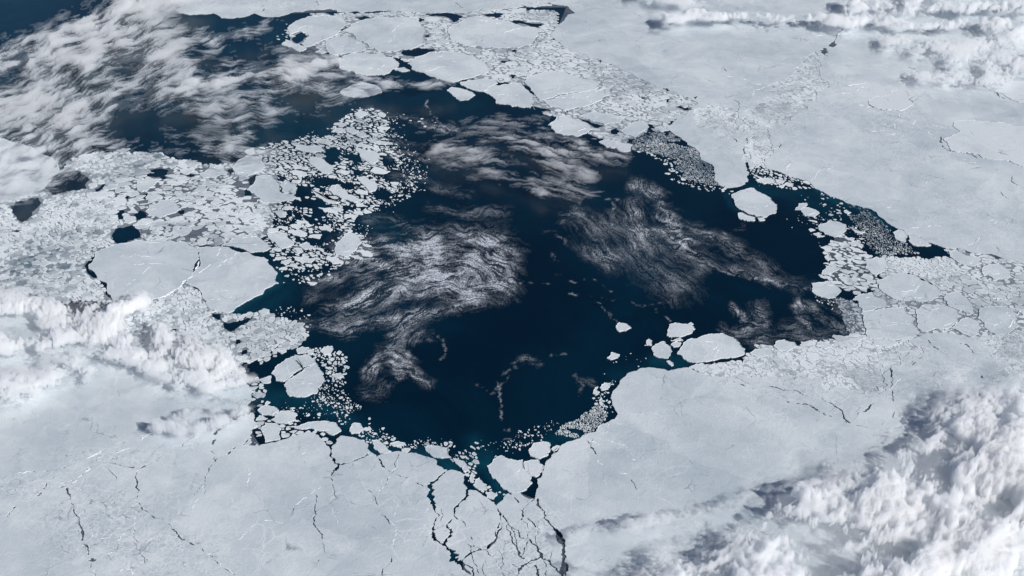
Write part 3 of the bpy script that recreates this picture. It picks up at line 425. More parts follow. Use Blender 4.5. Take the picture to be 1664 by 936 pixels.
# floes traced one by one: (origin, points, snow tone, label)
FLOES = [
 (A10, [(560, 205), (620, 160), (740, 125), (800, 105), (950, 110), (1060, 140), (1090, 180), (1085, 240), (1085, 290), (1010, 325), (900, 340), (790, 335), (740, 310), (700, 275), (640, 235)], .75, 'broad oval floe just under the top edge, left of two at that height'),
 (A10, [(1245, 205), (1280, 160), (1370, 120), (1440, 108), (1560, 130), (1680, 155), (1820, 180), (1840, 230), (1800, 290), (1700, 318), (1560, 315), (1440, 300), (1320, 285), (1260, 250)], .8, 'broad smooth floe just under the top edge, right of two at that height'),
 (A10, [(525, 410), (560, 370), (620, 350), (720, 345), (830, 350), (890, 375), (925, 405), (920, 445), (870, 475), (790, 490), (700, 490), (600, 465), (540, 445)], .75, 'oval floe whose lower edge meets the streaked cloud, left of its larger twin'),
 (A10, [(985, 415), (1040, 375), (1120, 345), (1230, 335), (1340, 345), (1420, 370), (1490, 410), (1520, 450), (1480, 490), (1400, 510), (1310, 530), (1220, 525), (1140, 500), (1060, 470), (1010, 450)], .75, 'large oval floe below the dark pool near the top, right of its smaller twin'),
 (A10, [(545, 600), (600, 570), (680, 540), (750, 550), (810, 575), (820, 600), (770, 620), (660, 632), (570, 625)], .6, 'dim floe alone among the cloud streaks above the loose floe field'),
 (A10, [(1240, 590), (1265, 570), (1340, 580), (1400, 600), (1425, 620), (1390, 645), (1320, 655), (1285, 630)], .75, 'small pointed floe jutting into dark water from the upper shore'),
 (A10, [(1325, 545), (1380, 520), (1480, 515), (1560, 525), (1570, 545), (1500, 590), (1440, 595), (1370, 575)], .7, 'angular floe wedged between the large oval floe and the white shore floe'),
 ((0, 0), [(3144, 600), (3200, 560), (3328, 540), (3392, 548), (3440, 600), (3472, 660), (3448, 704), (3328, 696), (3220, 672)], .85, 'smooth white floe on the upper shore with a dark lead along its right side'),
 (A10, [(900, 455), (960, 440), (1000, 460), (950, 470)], .8, 'tiny sliver floe in the notch between the two oval twins'),
 (A10, [(215, 170), (260, 140), (350, 110), (440, 95), (560, 100), (580, 140), (550, 190), (500, 240), (440, 260), (380, 290), (320, 310), (300, 290), (330, 250), (340, 215), (280, 205), (220, 230)], .65, 'ragged hooked floe beside the dark upper left bay'),
 (A10, [(460, 330), (450, 290), (520, 240), (580, 230), (650, 260), (700, 290), (720, 320), (640, 345), (560, 355), (480, 355)], .7, 'mid sized floe between the ragged hooked floe and the left oval twin'),
 (A10, [(165, 290), (190, 260), (230, 275), (330, 320), (300, 335), (240, 315)], .8, 'narrow white floe lying along the dark upper left bay'),
 (A10, [(380, 340), (420, 325), (460, 340), (430, 355)], .8, 'tiny white floe at the foot of the ragged hooked floe'),
 (A20, [(85, 530), (110, 495), (200, 470), (300, 470), (400, 490), (480, 520), (560, 545), (540, 585), (420, 600), (300, 615), (210, 650), (180, 655), (150, 620), (100, 560)], .7, 'upper half of the cracked broad floe above the cloud wisps'),
 (A20, [(212, 655), (310, 622), (430, 606), (550, 590), (640, 575), (650, 620), (560, 660), (460, 700), (340, 715), (250, 700)], .7, 'lower half of the cracked broad floe above the cloud wisps'),
 (A20, [(235, 815), (290, 760), (350, 755), (430, 780), (500, 810), (520, 840), (480, 870), (430, 890), (340, 880), (280, 865)], .75, 'rounded floe at the upper shore touching the bright cloud wisps'),
 ((0, 0), [(3892, 928), (3940, 912), (4020, 916), (4112, 944), (4100, 984), (4040, 988), (3940, 960)], .75, 'flat floe at the upper shore left of the dark brash patch'),
 (A20, [(700, 850), (760, 810), (830, 790), (880, 800), (860, 850), (800, 895), (740, 880)], .7, 'small blocky floe just above the dark brash patch'),
 (A20, [(440, 760), (520, 730), (640, 740), (740, 760), (700, 800), (600, 815), (520, 790)], .7, 'elongated floe in the belt right of the rounded shore floe'),
 (A30, [(650, 660), (690, 635), (760, 630), (800, 600), (840, 588), (900, 600), (915, 640), (945, 680), (900, 710), (850, 725), (760, 715), (690, 700), (655, 680)], 1.15, 'bright white floe set in the grey pack at upper right'),
 (A30, [(1385, 510), (1430, 495), (1530, 490), (1600, 530), (1700, 540), (1720, 665), (1600, 660), (1500, 610), (1440, 590), (1400, 560)], 1.15, 'bright white floe at the right edge below the broken cloud'),
 ((1533, 197), [(0, 124), (108, 72), (68, 12), (168, 0), (308, 12), (548, 40), (680, 300), (468, 284), (428, 260), (308, 252), (228, 220), (120, 208), (48, 196)], 1.15, 'long bright floe at the right edge, lowest of the bright ones'),
 ((0, 0), [(576, 1748), (656, 1624), (876, 1568), (1040, 1564), (1204, 1576), (1268, 1612), (1296, 1684), (1256, 1772), (1200, 1840), (1096, 1912), (972, 1964), (876, 1972), (780, 1964), (696, 1884), (656, 1828)], .68, 'huge smooth grey floe left of the veined crack'),
 ((0, 0), [(1274, 1612), (1420, 1606), (1544, 1640), (1668, 1672), (1744, 1692), (1764, 1732), (1804, 1776), (1812, 1844), (1708, 1912), (1600, 1964), (1492, 2036), (1368, 2012), (1324, 1948), (1304, 1896), (1206, 1846), (1258, 1775), (1299, 1684)], .68, 'huge smooth grey floe right of the veined crack, teal water at its foot'),
 ((0, 0), [(1440, 1592), (1500, 1564), (1600, 1536), (1664, 1528), (1724, 1576), (1764, 1616), (1712, 1640), (1664, 1640), (1624, 1644), (1564, 1616)], .7, 'leaf shaped floe resting above the right huge grey floe'),
 (A01, [(1510, 155), (1545, 110), (1600, 80), (1700, 90), (1720, 140), (1690, 190), (1600, 215), (1530, 200)], .75, 'rounded smooth floe at the upper left corner of the loose floe field'),
 (A01, [(1590, 55), (1650, 28), (1660, 60), (1610, 72)], .85, 'small white floe just above the rounded corner floe'),
 (A01, [(945, 440), (970, 400), (1040, 370), (1120, 365), (1155, 400), (1140, 450), (1060, 480), (960, 470)], .65, 'grey oval floe amid the left rubble above the veined crack'),
 (A01, [(800, 490), (830, 465), (880, 475), (885, 505), (840, 520), (805, 515)], .8, 'small round floe squeezed between two dark pools'),
 (A01, [(1295, 195), (1360, 140), (1450, 140), (1480, 190), (1400, 225), (1320, 225)], .7, 'pale floe left of the rounded corner floe'),
 (A01, [(890, 250), (960, 215), (1050, 230), (1000, 270), (950, 310), (895, 305)], .65, 'wedge floe under the small upper dark pool'),
 (A11, [(0, 215), (100, 205), (150, 260), (145, 300), (250, 340), (240, 370), (150, 385), (50, 380), (0, 340), (-60, 300)], .65, 'largest grey floe at the left side of the loose field'),
 (A11, [(155, 270), (200, 240), (260, 280), (255, 330), (180, 320)], .55, 'dull grey block leaning on the largest grey floe of the loose field'),
 (A11, [(350, 85), (430, 90), (470, 130), (505, 150), (490, 195), (430, 195), (390, 160), (350, 130)], .8, 'broad white slab in the upper middle of the loose field'),
 (A11, [(270, 10), (420, 15), (445, 45), (380, 60), (300, 50), (255, 35)], .8, 'flat white slab at the top of the loose field'),
 (A11, [(360, 300), (400, 300), (450, 350), (550, 380), (520, 392), (440, 375), (390, 345)], .8, 'long slanting white floe in the middle of the loose field'),
 (A11, [(495, 420), (520, 400), (565, 425), (560, 440)], .85, 'small triangular floe below the long slanting floe'),
 (A11, [(510, 690), (530, 640), (570, 590), (620, 580), (670, 610), (690, 640), (650, 690), (600, 735), (520, 725)], .75, 'smooth rounded floe where the frazil swirl begins'),
 (A11, [(70, 590), (200, 580), (245, 640), (240, 660), (170, 685), (130, 650), (85, 620)], .7, 'grey floe right of the leaf shaped floe'),
 (A11, [(280, 660), (330, 640), (390, 685), (320, 690)], .85, 'white diamond floe near the bottom of the loose field'),
 (A11, [(410, 540), (460, 530), (500, 560), (480, 575), (420, 560)], .8, 'small flat floe above the white diamond floe'),
 (A11, [(650, 30), (790, 60), (800, 110), (740, 130), (680, 90)], .85, 'white slab in the narrow neck of the loose field'),
 (A11, [(470, 300), (530, 265), (580, 300), (640, 340), (700, 370), (640, 385), (560, 360), (500, 330)], .8, 'slanting slab right of the long slanting floe'),
 (A11, [(650, 225), (710, 215), (790, 270), (780, 300), (740, 320), (700, 270)], .85, 'bent white floe at the right side of the loose field'),
 (A12, [(100, 560), (145, 500), (245, 445), (275, 495), (300, 525), (235, 572), (190, 608), (130, 605)], .7, 'left piece of the floe split in three at lower left'),
 (A12, [(250, 438), (330, 435), (385, 470), (388, 488), (345, 510), (308, 520), (280, 488)], .7, 'small top piece of the floe split in three at lower left'),
 (A12, [(310, 530), (345, 518), (395, 492), (440, 560), (445, 600), (400, 660), (390, 690), (300, 712), (215, 705), (195, 660), (193, 618), (240, 578)], .7, 'large lower piece of the floe split in three at lower left'),
 (A12, [(260, 405), (300, 385), (345, 390), (320, 430), (270, 430)], .8, 'white block on top of the floe split in three'),
 (A12, [(330, 415), (350, 398), (375, 410), (365, 435), (335, 435)], .8, 'little white block beside the pointed one above the split floe'),
 (A12, [(415, 415), (440, 390), (495, 388), (480, 430), (440, 440)], .85, 'pointed white floe up and right of the split floe'),
 (A12, [(490, 570), (550, 555), (570, 580), (530, 592)], .9, 'white floe right of the split floe at the edge of open water'),
 (A12, [(10, 800), (60, 765), (120, 775), (150, 800), (100, 830), (40, 830)], .8, 'smooth lens floe at the head of the teal lead'),
 (A12, [(95, 860), (150, 810), (230, 800), (270, 830), (260, 860), (190, 885), (130, 880)], .75, 'rounded floe right of the lens floe above the lower pack'),
 (A12, [(610, 920), (640, 880), (680, 885), (695, 920), (670, 945), (620, 950)], .8, 'round floe amid the brash on the lower shore'),
 (A12, [(30, 925), (60, 880), (130, 885), (165, 920), (150, 990), (60, 1005)], .7, 'blocky floe under the lens floe'),
 (A12, [(200, 905), (330, 880), (400, 870), (470, 870), (520, 880), (555, 930), (500, 960), (400, 930), (280, 920)], .7, 'long low floe along the lower left shore'),
 (A13, [(1100, 110), (1115, 90), (1180, 95), (1250, 100), (1270, 170), (1180, 170), (1120, 140)], .8, 'squarish floe in the teal water at the foot of the open sea'),
 (A13, [(1280, 175), (1310, 180), (1370, 215), (1385, 250), (1350, 262), (1300, 210)], .8, 'slanting oval floe right below the squarish floe'),
 (A13, [(750, 60), (800, 55), (850, 105), (880, 130), (830, 145), (770, 115)], .8, 'irregular floe in the brash left of the squarish floe'),
 (A13, [(870, 80), (920, 65), (970, 75), (960, 90), (890, 95)], .85, 'flat small floe right of the irregular brash floe'),
 (A13, [(722, 145), (740, 132), (768, 148), (735, 162)], .85, 'tiny oval floe stopping the mouth of a thin lead'),
 (A13, [(1420, 330), (1450, 300), (1500, 345), (1500, 380), (1450, 380), (1410, 350)], .8, 'crumpled floe in the teal channel'),
 (A13, [(1490, 400), (1530, 390), (1570, 410), (1545, 440), (1500, 430)], .8, 'small rounded floe lower down the teal channel'),
 (A13, [(1390, 290), (1410, 265), (1425, 285), (1415, 330), (1395, 330)], .85, 'small upright floe at the top of the teal channel'),
 ((0, 0), [(3180, 3076), (3204, 2992), (3264, 2964), (3328, 2988), (3396, 2992), (3400, 3048), (3456, 3096), (3460, 3140), (3420, 3188), (3328, 3208), (3304, 3200), (3252, 3152)], .75, 'smooth plate at the lower tip of the open sea, right of the teal channel'),
 (A23, [(105, 125), (140, 75), (200, 65), (245, 75), (250, 120), (225, 160), (180, 178), (120, 160)], .78, 'clean squarish floe against the lower right shore brash'),
 (A23, [(255, 115), (290, 90), (312, 95), (272, 140)], .85, 'small floe touching the clean squarish floe on its right'),
 (A23, [(80, 235), (82, 195), (130, 184), (172, 184), (198, 215), (198, 255), (158, 296), (130, 288), (95, 260)], .75, 'rounded plate directly below the clean squarish floe'),
 (A22, [(675, 250), (700, 228), (740, 235), (775, 262), (740, 282), (690, 285)], .9, 'lone white floe farthest out in the open sea'),
 (A22, [(615, 460), (650, 420), (700, 435), (690, 455), (640, 470)], .9, 'lone white floe off the tip of the lower right pack'),
 (A22, [(1010, 290), (1020, 240), (1060, 228), (1150, 240), (1190, 270), (1160, 300), (1100, 320), (1020, 320)], .8, 'squarish floe above the broad white floe off the right shore'),
 (A22, [(905, 400), (930, 370), (990, 350), (1030, 385), (1035, 410), (1010, 460), (950, 455), (920, 430)], .8, 'triangular floe left of the broad white floe off the right shore'),
 (A22, [(1070, 430), (1110, 370), (1140, 340), (1250, 310), (1370, 298), (1440, 325), (1480, 360), (1515, 400), (1510, 435), (1440, 455), (1360, 460), (1280, 480), (1200, 490), (1140, 480), (1110, 450)], .8, 'broad white floe lying off the right shore pack'),
 (A22, [(1545, 425), (1580, 400), (1664, 392), (1700, 400), (1690, 440), (1600, 455), (1555, 440)], .8, 'flat floe just right of the broad white floe'),
 (A22, [(1030, 345), (1090, 322), (1112, 345), (1060, 352)], .8, 'small floe squeezed under the squarish floe'),
 (A22, [(1030, 372), (1060, 355), (1100, 358), (1080, 385), (1050, 388)], .85, 'round small floe between the triangular and the broad floe'),
 (A22, [(1145, 525), (1190, 500), (1240, 492), (1275, 520), (1260, 550), (1210, 545)], .8, 'rounded block below the broad white floe on the pack edge'),
 (A22, [(1145, 237), (1165, 228), (1180, 238), (1165, 248)], .95, 'tiny white floe at the right corner of the squarish floe'),
 (A22, [(870, 345), (890, 335), (910, 345), (908, 375), (875, 375)], .95, 'tiny white cube of ice left of the triangular floe'),
 (A22, [(1000, 480), (1030, 478), (1050, 505), (1035, 510)], .9, 'tiny brownish floe in teal water under the triangular floe'),
 (A22, [(550, 935), (560, 905), (590, 885), (630, 890), (625, 930), (600, 950)], .9, 'rounded floe stuck on the lower right shore by the brash slick'),
 (A22, [(525, 690), (540, 650), (560, 645), (570, 680), (550, 700)], .95, 'white floe at the top of the brash slick on the lower right shore'),
 (A22, [(570, 650), (600, 620), (640, 625), (625, 660), (580, 668)], .9, 'white floe between the brash slick and the tip of the pack'),
 (A22, [(562, 735), (580, 720), (592, 750), (596, 785), (580, 770)], .95, 'narrow upright floe on the brash slick'),
 (A32, [(600, 170), (700, 150), (800, 135), (880, 130), (900, 170), (955, 200), (960, 260), (985, 290), (950, 320), (880, 345), (780, 340), (700, 335), (640, 310), (620, 240)], .72, 'large grey plate at the right shore above the fine pack'),
 (A32, [(960, 150), (990, 120), (1060, 110), (1130, 115), (1190, 130), (1230, 150), (1235, 220), (1190, 260), (1110, 265), (1040, 285), (1000, 285), (975, 240), (965, 200)], .72, 'rounded grey plate right of the large grey plate at right shore'),
 ((0, 0), [(5700, 1824), (5772, 1796), (5872, 1776), (5952, 1796), (6032, 1836), (6100, 1880), (6108, 1920), (6100, 1936), (6052, 1960), (5992, 1972), (5892, 1960), (5800, 1944), (5752, 1912), (5712, 1868)], .72, 'large oval plate below the fine grey rubble at right'),
 (A32, [(550, 80), (600, 45), (680, 45), (750, 75), (770, 100), (760, 130), (690, 145), (610, 155), (590, 120)], .72, 'angular plate left of and below the large oval plate'),
 (A32, [(1160, 40), (1260, 40), (1310, 90), (1340, 140), (1340, 180), (1290, 160), (1230, 145), (1170, 120), (1140, 70)], .7, 'wedge plate right of the large oval plate'),
 (A32, [(1190, 265), (1240, 225), (1300, 195), (1350, 215), (1385, 260), (1370, 300), (1320, 325), (1260, 300)], .72, 'rounded plate below the wedge plate at right'),
 (A32, [(1370, 140), (1500, 120), (1600, 150), (1640, 250), (1560, 300), (1480, 305), (1430, 275), (1390, 220), (1360, 200)], .66, 'grey plate across the lead from the wedge plate near the right edge'),
 ((0, 0), [(5272, 1840), (5380, 1828), (5424, 1852), (5464, 1900), (5432, 1936), (5380, 1944), (5332, 1932), (5288, 1908)], .72, 'floe with a white point at the right end of the open sea'),
 (A31, [(645, 750), (700, 735), (760, 745), (780, 800), (760, 830), (700, 860), (660, 830), (640, 790)], .72, 'rounded plate left of the fine grey rubble at right'),
 (A31, [(1390, 815), (1430, 790), (1500, 780), (1560, 820), (1580, 850), (1550, 885), (1480, 885), (1400, 860)], .72, 'rounded plate close to the right edge under the thin blue lead'),
 (A31, [(1170, 700), (1230, 695), (1290, 730), (1380, 740), (1390, 780), (1340, 800), (1270, 790), (1200, 750)], .7, 'grey plate right of the dark end of the brown brash lead'),
 (A31, [(330, 560), (340, 520), (400, 500), (460, 510), (510, 560), (500, 600), (440, 610), (370, 590)], .66, 'grey floe with a dark pond, second below the right upper shore'),
 (A31, [(205, 430), (250, 415), (310, 430), (335, 450), (300, 480), (240, 470)], .85, 'white floe next to the pale fin shaped one off the right upper shore'),
 (A31, [(175, 430), (200, 390), (250, 385), (255, 400), (200, 430)], .75, 'fin shaped floe between the triangular shore floe and the ponded floe'),
 (A31, [(810, 580), (850, 560), (890, 575), (900, 610), (890, 640), (830, 620)], .78, 'rounded floe at the upper bank of the brown brash lead'),
 (A31, [(905, 585), (960, 600), (1030, 640), (1060, 660), (1010, 665), (940, 660), (915, 630)], .78, 'pointed floe along the upper bank of the brown brash lead'),
 (A31, [(515, 640), (570, 632), (620, 660), (615, 672), (540, 665)], .8, 'flat pale floe below the ponded floe'),
 (A31, [(290, 590), (330, 580), (370, 602), (320, 608)], .9, 'thin white floe left of the ponded floe at the edge of dark water'),
 (A31, [(490, 440), (510, 432), (540, 448), (515, 460)], .9, 'tiny white floe in the brown brash above the ponded floe'),
 (A31, [(525, 545), (570, 555), (632, 575), (610, 588), (560, 575)], .8, 'long pale sliver right of the ponded floe'),
 (A31, [(350, 850), (400, 780), (430, 780), (445, 830), (400, 850)], .85, 'white floe at the left tip of the small floe cluster at right'),
 (A31, [(365, 735), (400, 715), (412, 750), (390, 765)], .85, 'small white floe above the left tip of the cluster at right'),
 ((0, 0), [(4752, 1272), (4800, 1248), (4860, 1228), (4900, 1224), (4992, 1280), (5048, 1332), (5040, 1388), (4980, 1416), (4912, 1408), (4840, 1380), (4780, 1340)], .75, 'big triangular floe off the upper right shore'),
 (A21, [(1470, 450), (1500, 450), (1580, 480), (1580, 500), (1500, 495)], .9, 'white sliver under the left corner of the triangular floe'),
 (A21, [(1592, 482), (1640, 480), (1645, 498), (1605, 502)], .9, 'small white sliver right of the other under the triangular floe'),
 (A32, [(35, 380), (50, 350), (110, 340), (170, 355), (195, 385), (140, 410), (80, 410)], .85, 'white floe on the right shore left of a low rounded one'),
 (A32, [(310, 380), (330, 355), (400, 360), (415, 380), (370, 400)], .8, 'low rounded floe on the right shore'),
 (A31, [(-80, 235), (0, 222), (40, 235), (45, 260), (-20, 262), (-70, 250)], .8, 'flat floe at the top of the brash inlet on the upper right shore'),
 (A31, [(50, 245), (80, 232), (108, 245), (90, 262), (60, 260)], .8, 'small block in the brash inlet, middle of three'),
 (A31, [(92, 272), (120, 252), (165, 262), (160, 278)], .8, 'small block in the brash inlet, rightmost of three'),
 (A10, [(640, 740), (680, 710), (730, 735), (740, 750), (690, 765), (650, 760)], .9, 'white floe at the very tip of the loose field'),
 (A10, [(790, 740), (815, 728), (845, 750), (830, 766), (800, 760)], .9, 'small oval floe right of the tip of the loose field'),
 (A10, [(490, 860), (530, 835), (580, 845), (580, 865), (530, 868)], .9, 'leftmost white floe of the loose field tongue, over dark water'),
 (A10, [(590, 830), (640, 828), (670, 855), (640, 875), (590, 860)], .85, 'white floe right of the leftmost one on the loose field tongue'),
]
# fields of small floes: (points, size range px, gap px, elongation, angle deg, tone range, young ice tone or None, coverage, key)
ZONES = [
 ([(-60, 330), (0, 330), (40, 320), (70, 305), (95, 280), (120, 258), (150, 250), (200, 246), (260, 248), (300, 262), (330, 268), (395, 264), (440, 262), (452, 300), (446, 345), (432, 384), (400, 386), (360, 400), (318, 403), (260, 391), (219, 392), (164, 406), (144, 437), (160, 458), (180, 478), (195, 493), (60, 500), (-60, 505)],
  (4.5, 15), 0.8, 1.0, 0, (.3, 1.1), .38, 1.0, 'left'),
 ([(195, 492), (243, 491), (274, 478), (301, 461), (325, 474), (331, 487), (342, 503), (373, 510), (392, 512), (400, 560), (408, 640), (380, 640), (330, 612), (280, 590), (220, 570), (170, 560), (100, 520)],
  (4.5, 12), 0.8, 1.0, 0, (.35, 1.1), .42, 1.0, 'west'),
 ([(200, 284), (250, 270), (330, 272), (400, 290), (430, 300), (420, 340), (410, 380), (330, 398), (260, 390), (230, 380), (200, 345), (165, 315)], (6, 20), 1.5, 1.4, 10, (.55, 1.0), .22, 0.95, 'left'),
 ([(395, 520), (430, 505), (462, 518), (492, 530), (499, 545), (490, 560), (460, 572), (430, 580), (402, 590), (390, 560)], (5, 14), 1.2, 1.0, 0, (.6, 1.0), .35, 1.0, 'corner'),
 ([(404, 590), (440, 570), (455, 560), (460, 575), (440, 600), (425, 625), (440, 650), (420, 668), (408, 650)], (6, 16), 2.2, 1.0, 0, (.6, 1.0), None, .9, 'corner'),
 ([(432, 236), (450, 230), (490, 226), (540, 224), (556, 215), (540, 210), (560, 190), (585, 177), (604, 176), (630, 190), (622, 215), (625, 232), (640, 250), (658, 268), (655, 280), (640, 290), (655, 305), (642, 325), (620, 345), (590, 345), (575, 352), (566, 372), (590, 384), (600, 398), (585, 415), (545, 425), (500, 432), (470, 440), (450, 425), (440, 405), (425, 380), (430, 340), (435, 300), (420, 265)],
  (4.5, 21), 1.9, 1.7, -28, (.7, 1.05), None, .96, 'field'),
 ([(640, 262), (660, 270), (688, 282), (690, 300), (665, 318), (640, 335), (618, 345), (600, 345), (622, 325), (640, 310), (650, 290)], (3, 8), 3, 1.3, 10, (.7, 1.1), None, .55, 'field'),
 ([(600, 178), (640, 185), (690, 195), (720, 205), (700, 215), (660, 205), (620, 195)], (3, 8), 4, 1.6, 5, (.8, 1.1), None, .4, 'field'),
 ([(440, 405), (460, 425), (500, 440), (540, 428), (570, 425), (540, 440), (520, 460), (500, 470), (470, 450), (452, 436)], (4, 13), 2.5, 1.3, 0, (.6, 1), None, .65, 'field'),
 ([(455, 500), (490, 500), (510, 520), (500, 545), (480, 520), (440, 516), (430, 505)], (3, 7), 3, 1, 0, (.8, 1.1), None, .5, 'corner'),
 ([(500, 570), (540, 565), (566, 590), (562, 612), (548, 625), (535, 610), (520, 590)], (4, 11), 1.8, 1.0, 0, (.8, 1.1), None, .85, 'shore'),
 ([(520, 618), (556, 620), (560, 645), (585, 660), (600, 680), (625, 695), (640, 715), (620, 720), (590, 710), (560, 690), (540, 670), (520, 650)], (3, 8), 2.4, 1.0, 0, (.8, 1.15), None, .7, 'shore'),
 ([(415, 690), (425, 672), (440, 664), (470, 680), (500, 690), (530, 685), (556, 700), (545, 712), (530, 726), (505, 706), (470, 712), (440, 700), (422, 718)], (7, 16), 1.6, 1.4, 10, (.65, 1), None, .95, 'shore'),
 ([(470, 655), (500, 645), (540, 660), (550, 680), (520, 675), (480, 670)], (3, 7), 3, 1.2, 0, (.8, 1.1), None, .5, 'shore'),
 ([(560, 690), (600, 700), (640, 716), (690, 716), (735, 718), (738, 726), (700, 726), (660, 732), (630, 726), (590, 716)], (3, 11), 2.2, 1.2, 0, (.8, 1.1), None, .75, 'shore'),
 ([(730, 745), (760, 730), (775, 720), (772, 760), (785, 785), (810, 800), (824, 805), (815, 830), (800, 815), (775, 795), (762, 780), (745, 758)], (4, 11), 2.2, 1.2, -30, (.8, 1.1), None, .75, 'shore'),
 ([(765, 735), (800, 722), (830, 715), (845, 730), (815, 740), (790, 745)], (2.5, 5), 3, 1.2, 0, (.8, 1.1), None, .4, 'shore'),
 ([(842, 700), (850, 688), (870, 690), (900, 684), (908, 690), (880, 705), (880, 715), (860, 722), (835, 730), (815, 735), (820, 720), (840, 715)], (2.5, 6), 2.2, 1.0, 0, (.85, 1.15), None, .6, 'slick'),
 ([(900, 706), (915, 690), (950, 672), (972, 655), (985, 668), (980, 690), (960, 702), (930, 712)], (1.5, 3.6), 0.8, 1.1, 30, (.12, .75), None, .85, 'slick'),
 ([(965, 650), (975, 630), (990, 618), (1000, 612), (995, 625), (985, 645), (1000, 668), (985, 672)], (3, 7), 2.6, 1.0, 0, (.9, 1.15), None, .6, 'slick'),
 ([(1005, 578), (1025, 575), (1055, 585), (1045, 595), (1015, 600), (1000, 605), (985, 615), (995, 595)], (1.8, 4.5), 2.6, 1.2, 0, (.8, 1.1), None, .4, 'slick'),
 ([(1035, 535), (1065, 545), (1090, 550), (1125, 560), (1100, 570), (1060, 570), (1045, 555)], (2.5, 5), 4.5, 1, 0, (.9, 1.15), None, .3, 'slick'),
 # belt along the upper shore
 ([(590, 22), (700, 20), (830, 16), (905, 20), (905, 42), (895, 60), (912, 74), (940, 86), (985, 103), (1020, 118), (1062, 138), (1110, 156), (1134, 170), (1118, 182), (1100, 192), (1083, 206), (1070, 215), (1055, 212), (1040, 222), (1010, 234), (985, 226), (960, 226), (962, 210), (935, 195), (910, 188), (892, 186), (868, 178), (850, 140), (820, 132), (795, 132), (770, 128), (795, 112), (770, 95), (720, 84), (690, 98), (660, 100), (640, 92), (580, 92), (530, 85), (500, 70), (470, 75), (465, 50), (500, 25), (540, 20)],
  (4.5, 20), 1.3, 1.4, -8, (.6, 1.0), .50, 1.0, 'belt'),
 ([(1005, 236), (1020, 228), (1045, 216), (1086, 206), (1106, 222), (1122, 236), (1140, 248), (1160, 268), (1163, 292), (1176, 304), (1150, 303), (1120, 296), (1100, 286), (1096, 262), (1080, 256), (1060, 250), (1035, 247)], (1.7, 5.5), 0.8, 1.1, -30, (.06, .62), None, .90, 'brash'),
 ([(1030, 246), (1062, 249), (1082, 256), (1096, 264), (1100, 286), (1122, 297), (1150, 302), (1190, 306), (1192, 312), (1150, 310), (1115, 302), (1092, 292), (1088, 268), (1060, 256)], (3, 7.5), 1.8, 1.2, 0, (.85, 1.1), None, .6, 'brash'),
 ([(1222, 272), (1240, 270), (1262, 282), (1290, 290), (1312, 296), (1322, 306), (1290, 308), (1260, 302), (1240, 298), (1224, 298)], (3.5, 9), 1.8, 1.2, -20, (.7, 1.05), None, .8, 'inlet'),
 ([(1335, 315), (1360, 325), (1372, 340), (1350, 345), (1338, 335)], (2.5, 6), 2.6, 1.2, -20, (.8, 1.1), None, .5, 'inlet'),
 ([(1375, 330), (1405, 340), (1430, 358), (1445, 372), (1455, 385), (1480, 400), (1492, 412), (1440, 420), (1420, 410), (1405, 390), (1380, 360), (1370, 345)], (1.5, 4), 0.9, 1.1, -35, (.10, .6), None, .80, 'lead'),
 ([(1345, 345), (1375, 345), (1400, 380), (1410, 410), (1395, 415), (1370, 385), (1330, 380), (1312, 370), (1325, 355)], (3, 9), 2.6, 1.3, -10, (.75, 1.05), None, .55, 'inlet'),
 ([(1270, 355), (1300, 350), (1310, 365), (1285, 370)], (2.5, 5), 3, 1.3, 0, (.85, 1.1), None, .35, 'inlet'),
 ([(1358, 385), (1385, 392), (1405, 412), (1420, 420), (1408, 440), (1425, 450), (1424, 470), (1405, 470), (1395, 478), (1370, 470), (1350, 455), (1335, 452), (1340, 440), (1350, 425), (1340, 415), (1352, 402)], (6, 15), 1.8, 1.4, -12, (.7, 1.05), .12, .95, 'cluster'),
 ([(1420, 420), (1445, 418), (1500, 422), (1540, 418), (1560, 432), (1590, 438), (1600, 455), (1580, 470), (1555, 475), (1530, 470), (1508, 458), (1488, 448), (1468, 443), (1443, 448), (1432, 450), (1440, 436)], (3.5, 9), 0.7, 1.2, -10, (.5, .95), .62, 1.0, 'east'),
 ([(1530, 400), (1565, 408), (1600, 415), (1664, 432), (1760, 455), (1760, 545), (1650, 545), (1600, 550), (1565, 548), (1530, 542), (1500, 548), (1480, 552), (1440, 556), (1405, 545), (1398, 525), (1385, 500), (1400, 485), (1430, 470), (1500, 470), (1540, 470), (1560, 440)], (6, 18), 1.1, 1.2, -10, (.6, 1.0), .42, 1.0, 'east'),
 ([(1360, 485), (1385, 490), (1395, 515), (1405, 540), (1390, 548), (1375, 530), (1365, 505)], (2, 6), 1.0, 1.0, 0, (.3, .8), .18, .8, 'cluster'),
 ([(1325, 480), (1345, 487), (1365, 500), (1372, 515), (1360, 512), (1345, 495), (1325, 488)], (2.5, 6), 2, 1.3, -20, (.9, 1.15), None, .6, 'cluster'),
 ([(1206, 582), (1240, 566), (1290, 562), (1330, 556), (1370, 548), (1400, 546), (1390, 560), (1340, 572), (1290, 582), (1250, 590), (1215, 592)], (5, 16), 1.2, 1.3, 0, (.7, 1.0), .65, 1.0, 'south east'),
 ([(1120, 600), (1165, 585), (1200, 578), (1215, 576), (1240, 590), (1330, 585), (1420, 565), (1500, 552), (1540, 580), (1430, 640), (1300, 640), (1180, 625)], (4, 13), 0.7, 1.2, -5, (.7, 1.0), .7, .0, 'south east'),
 ([(1120, 562), (1135, 555), (1150, 555), (1135, 575), (1118, 580)], (2.5, 6), 2, 1, 0, (.8, 1.1), None, .7, 'slick'),
]
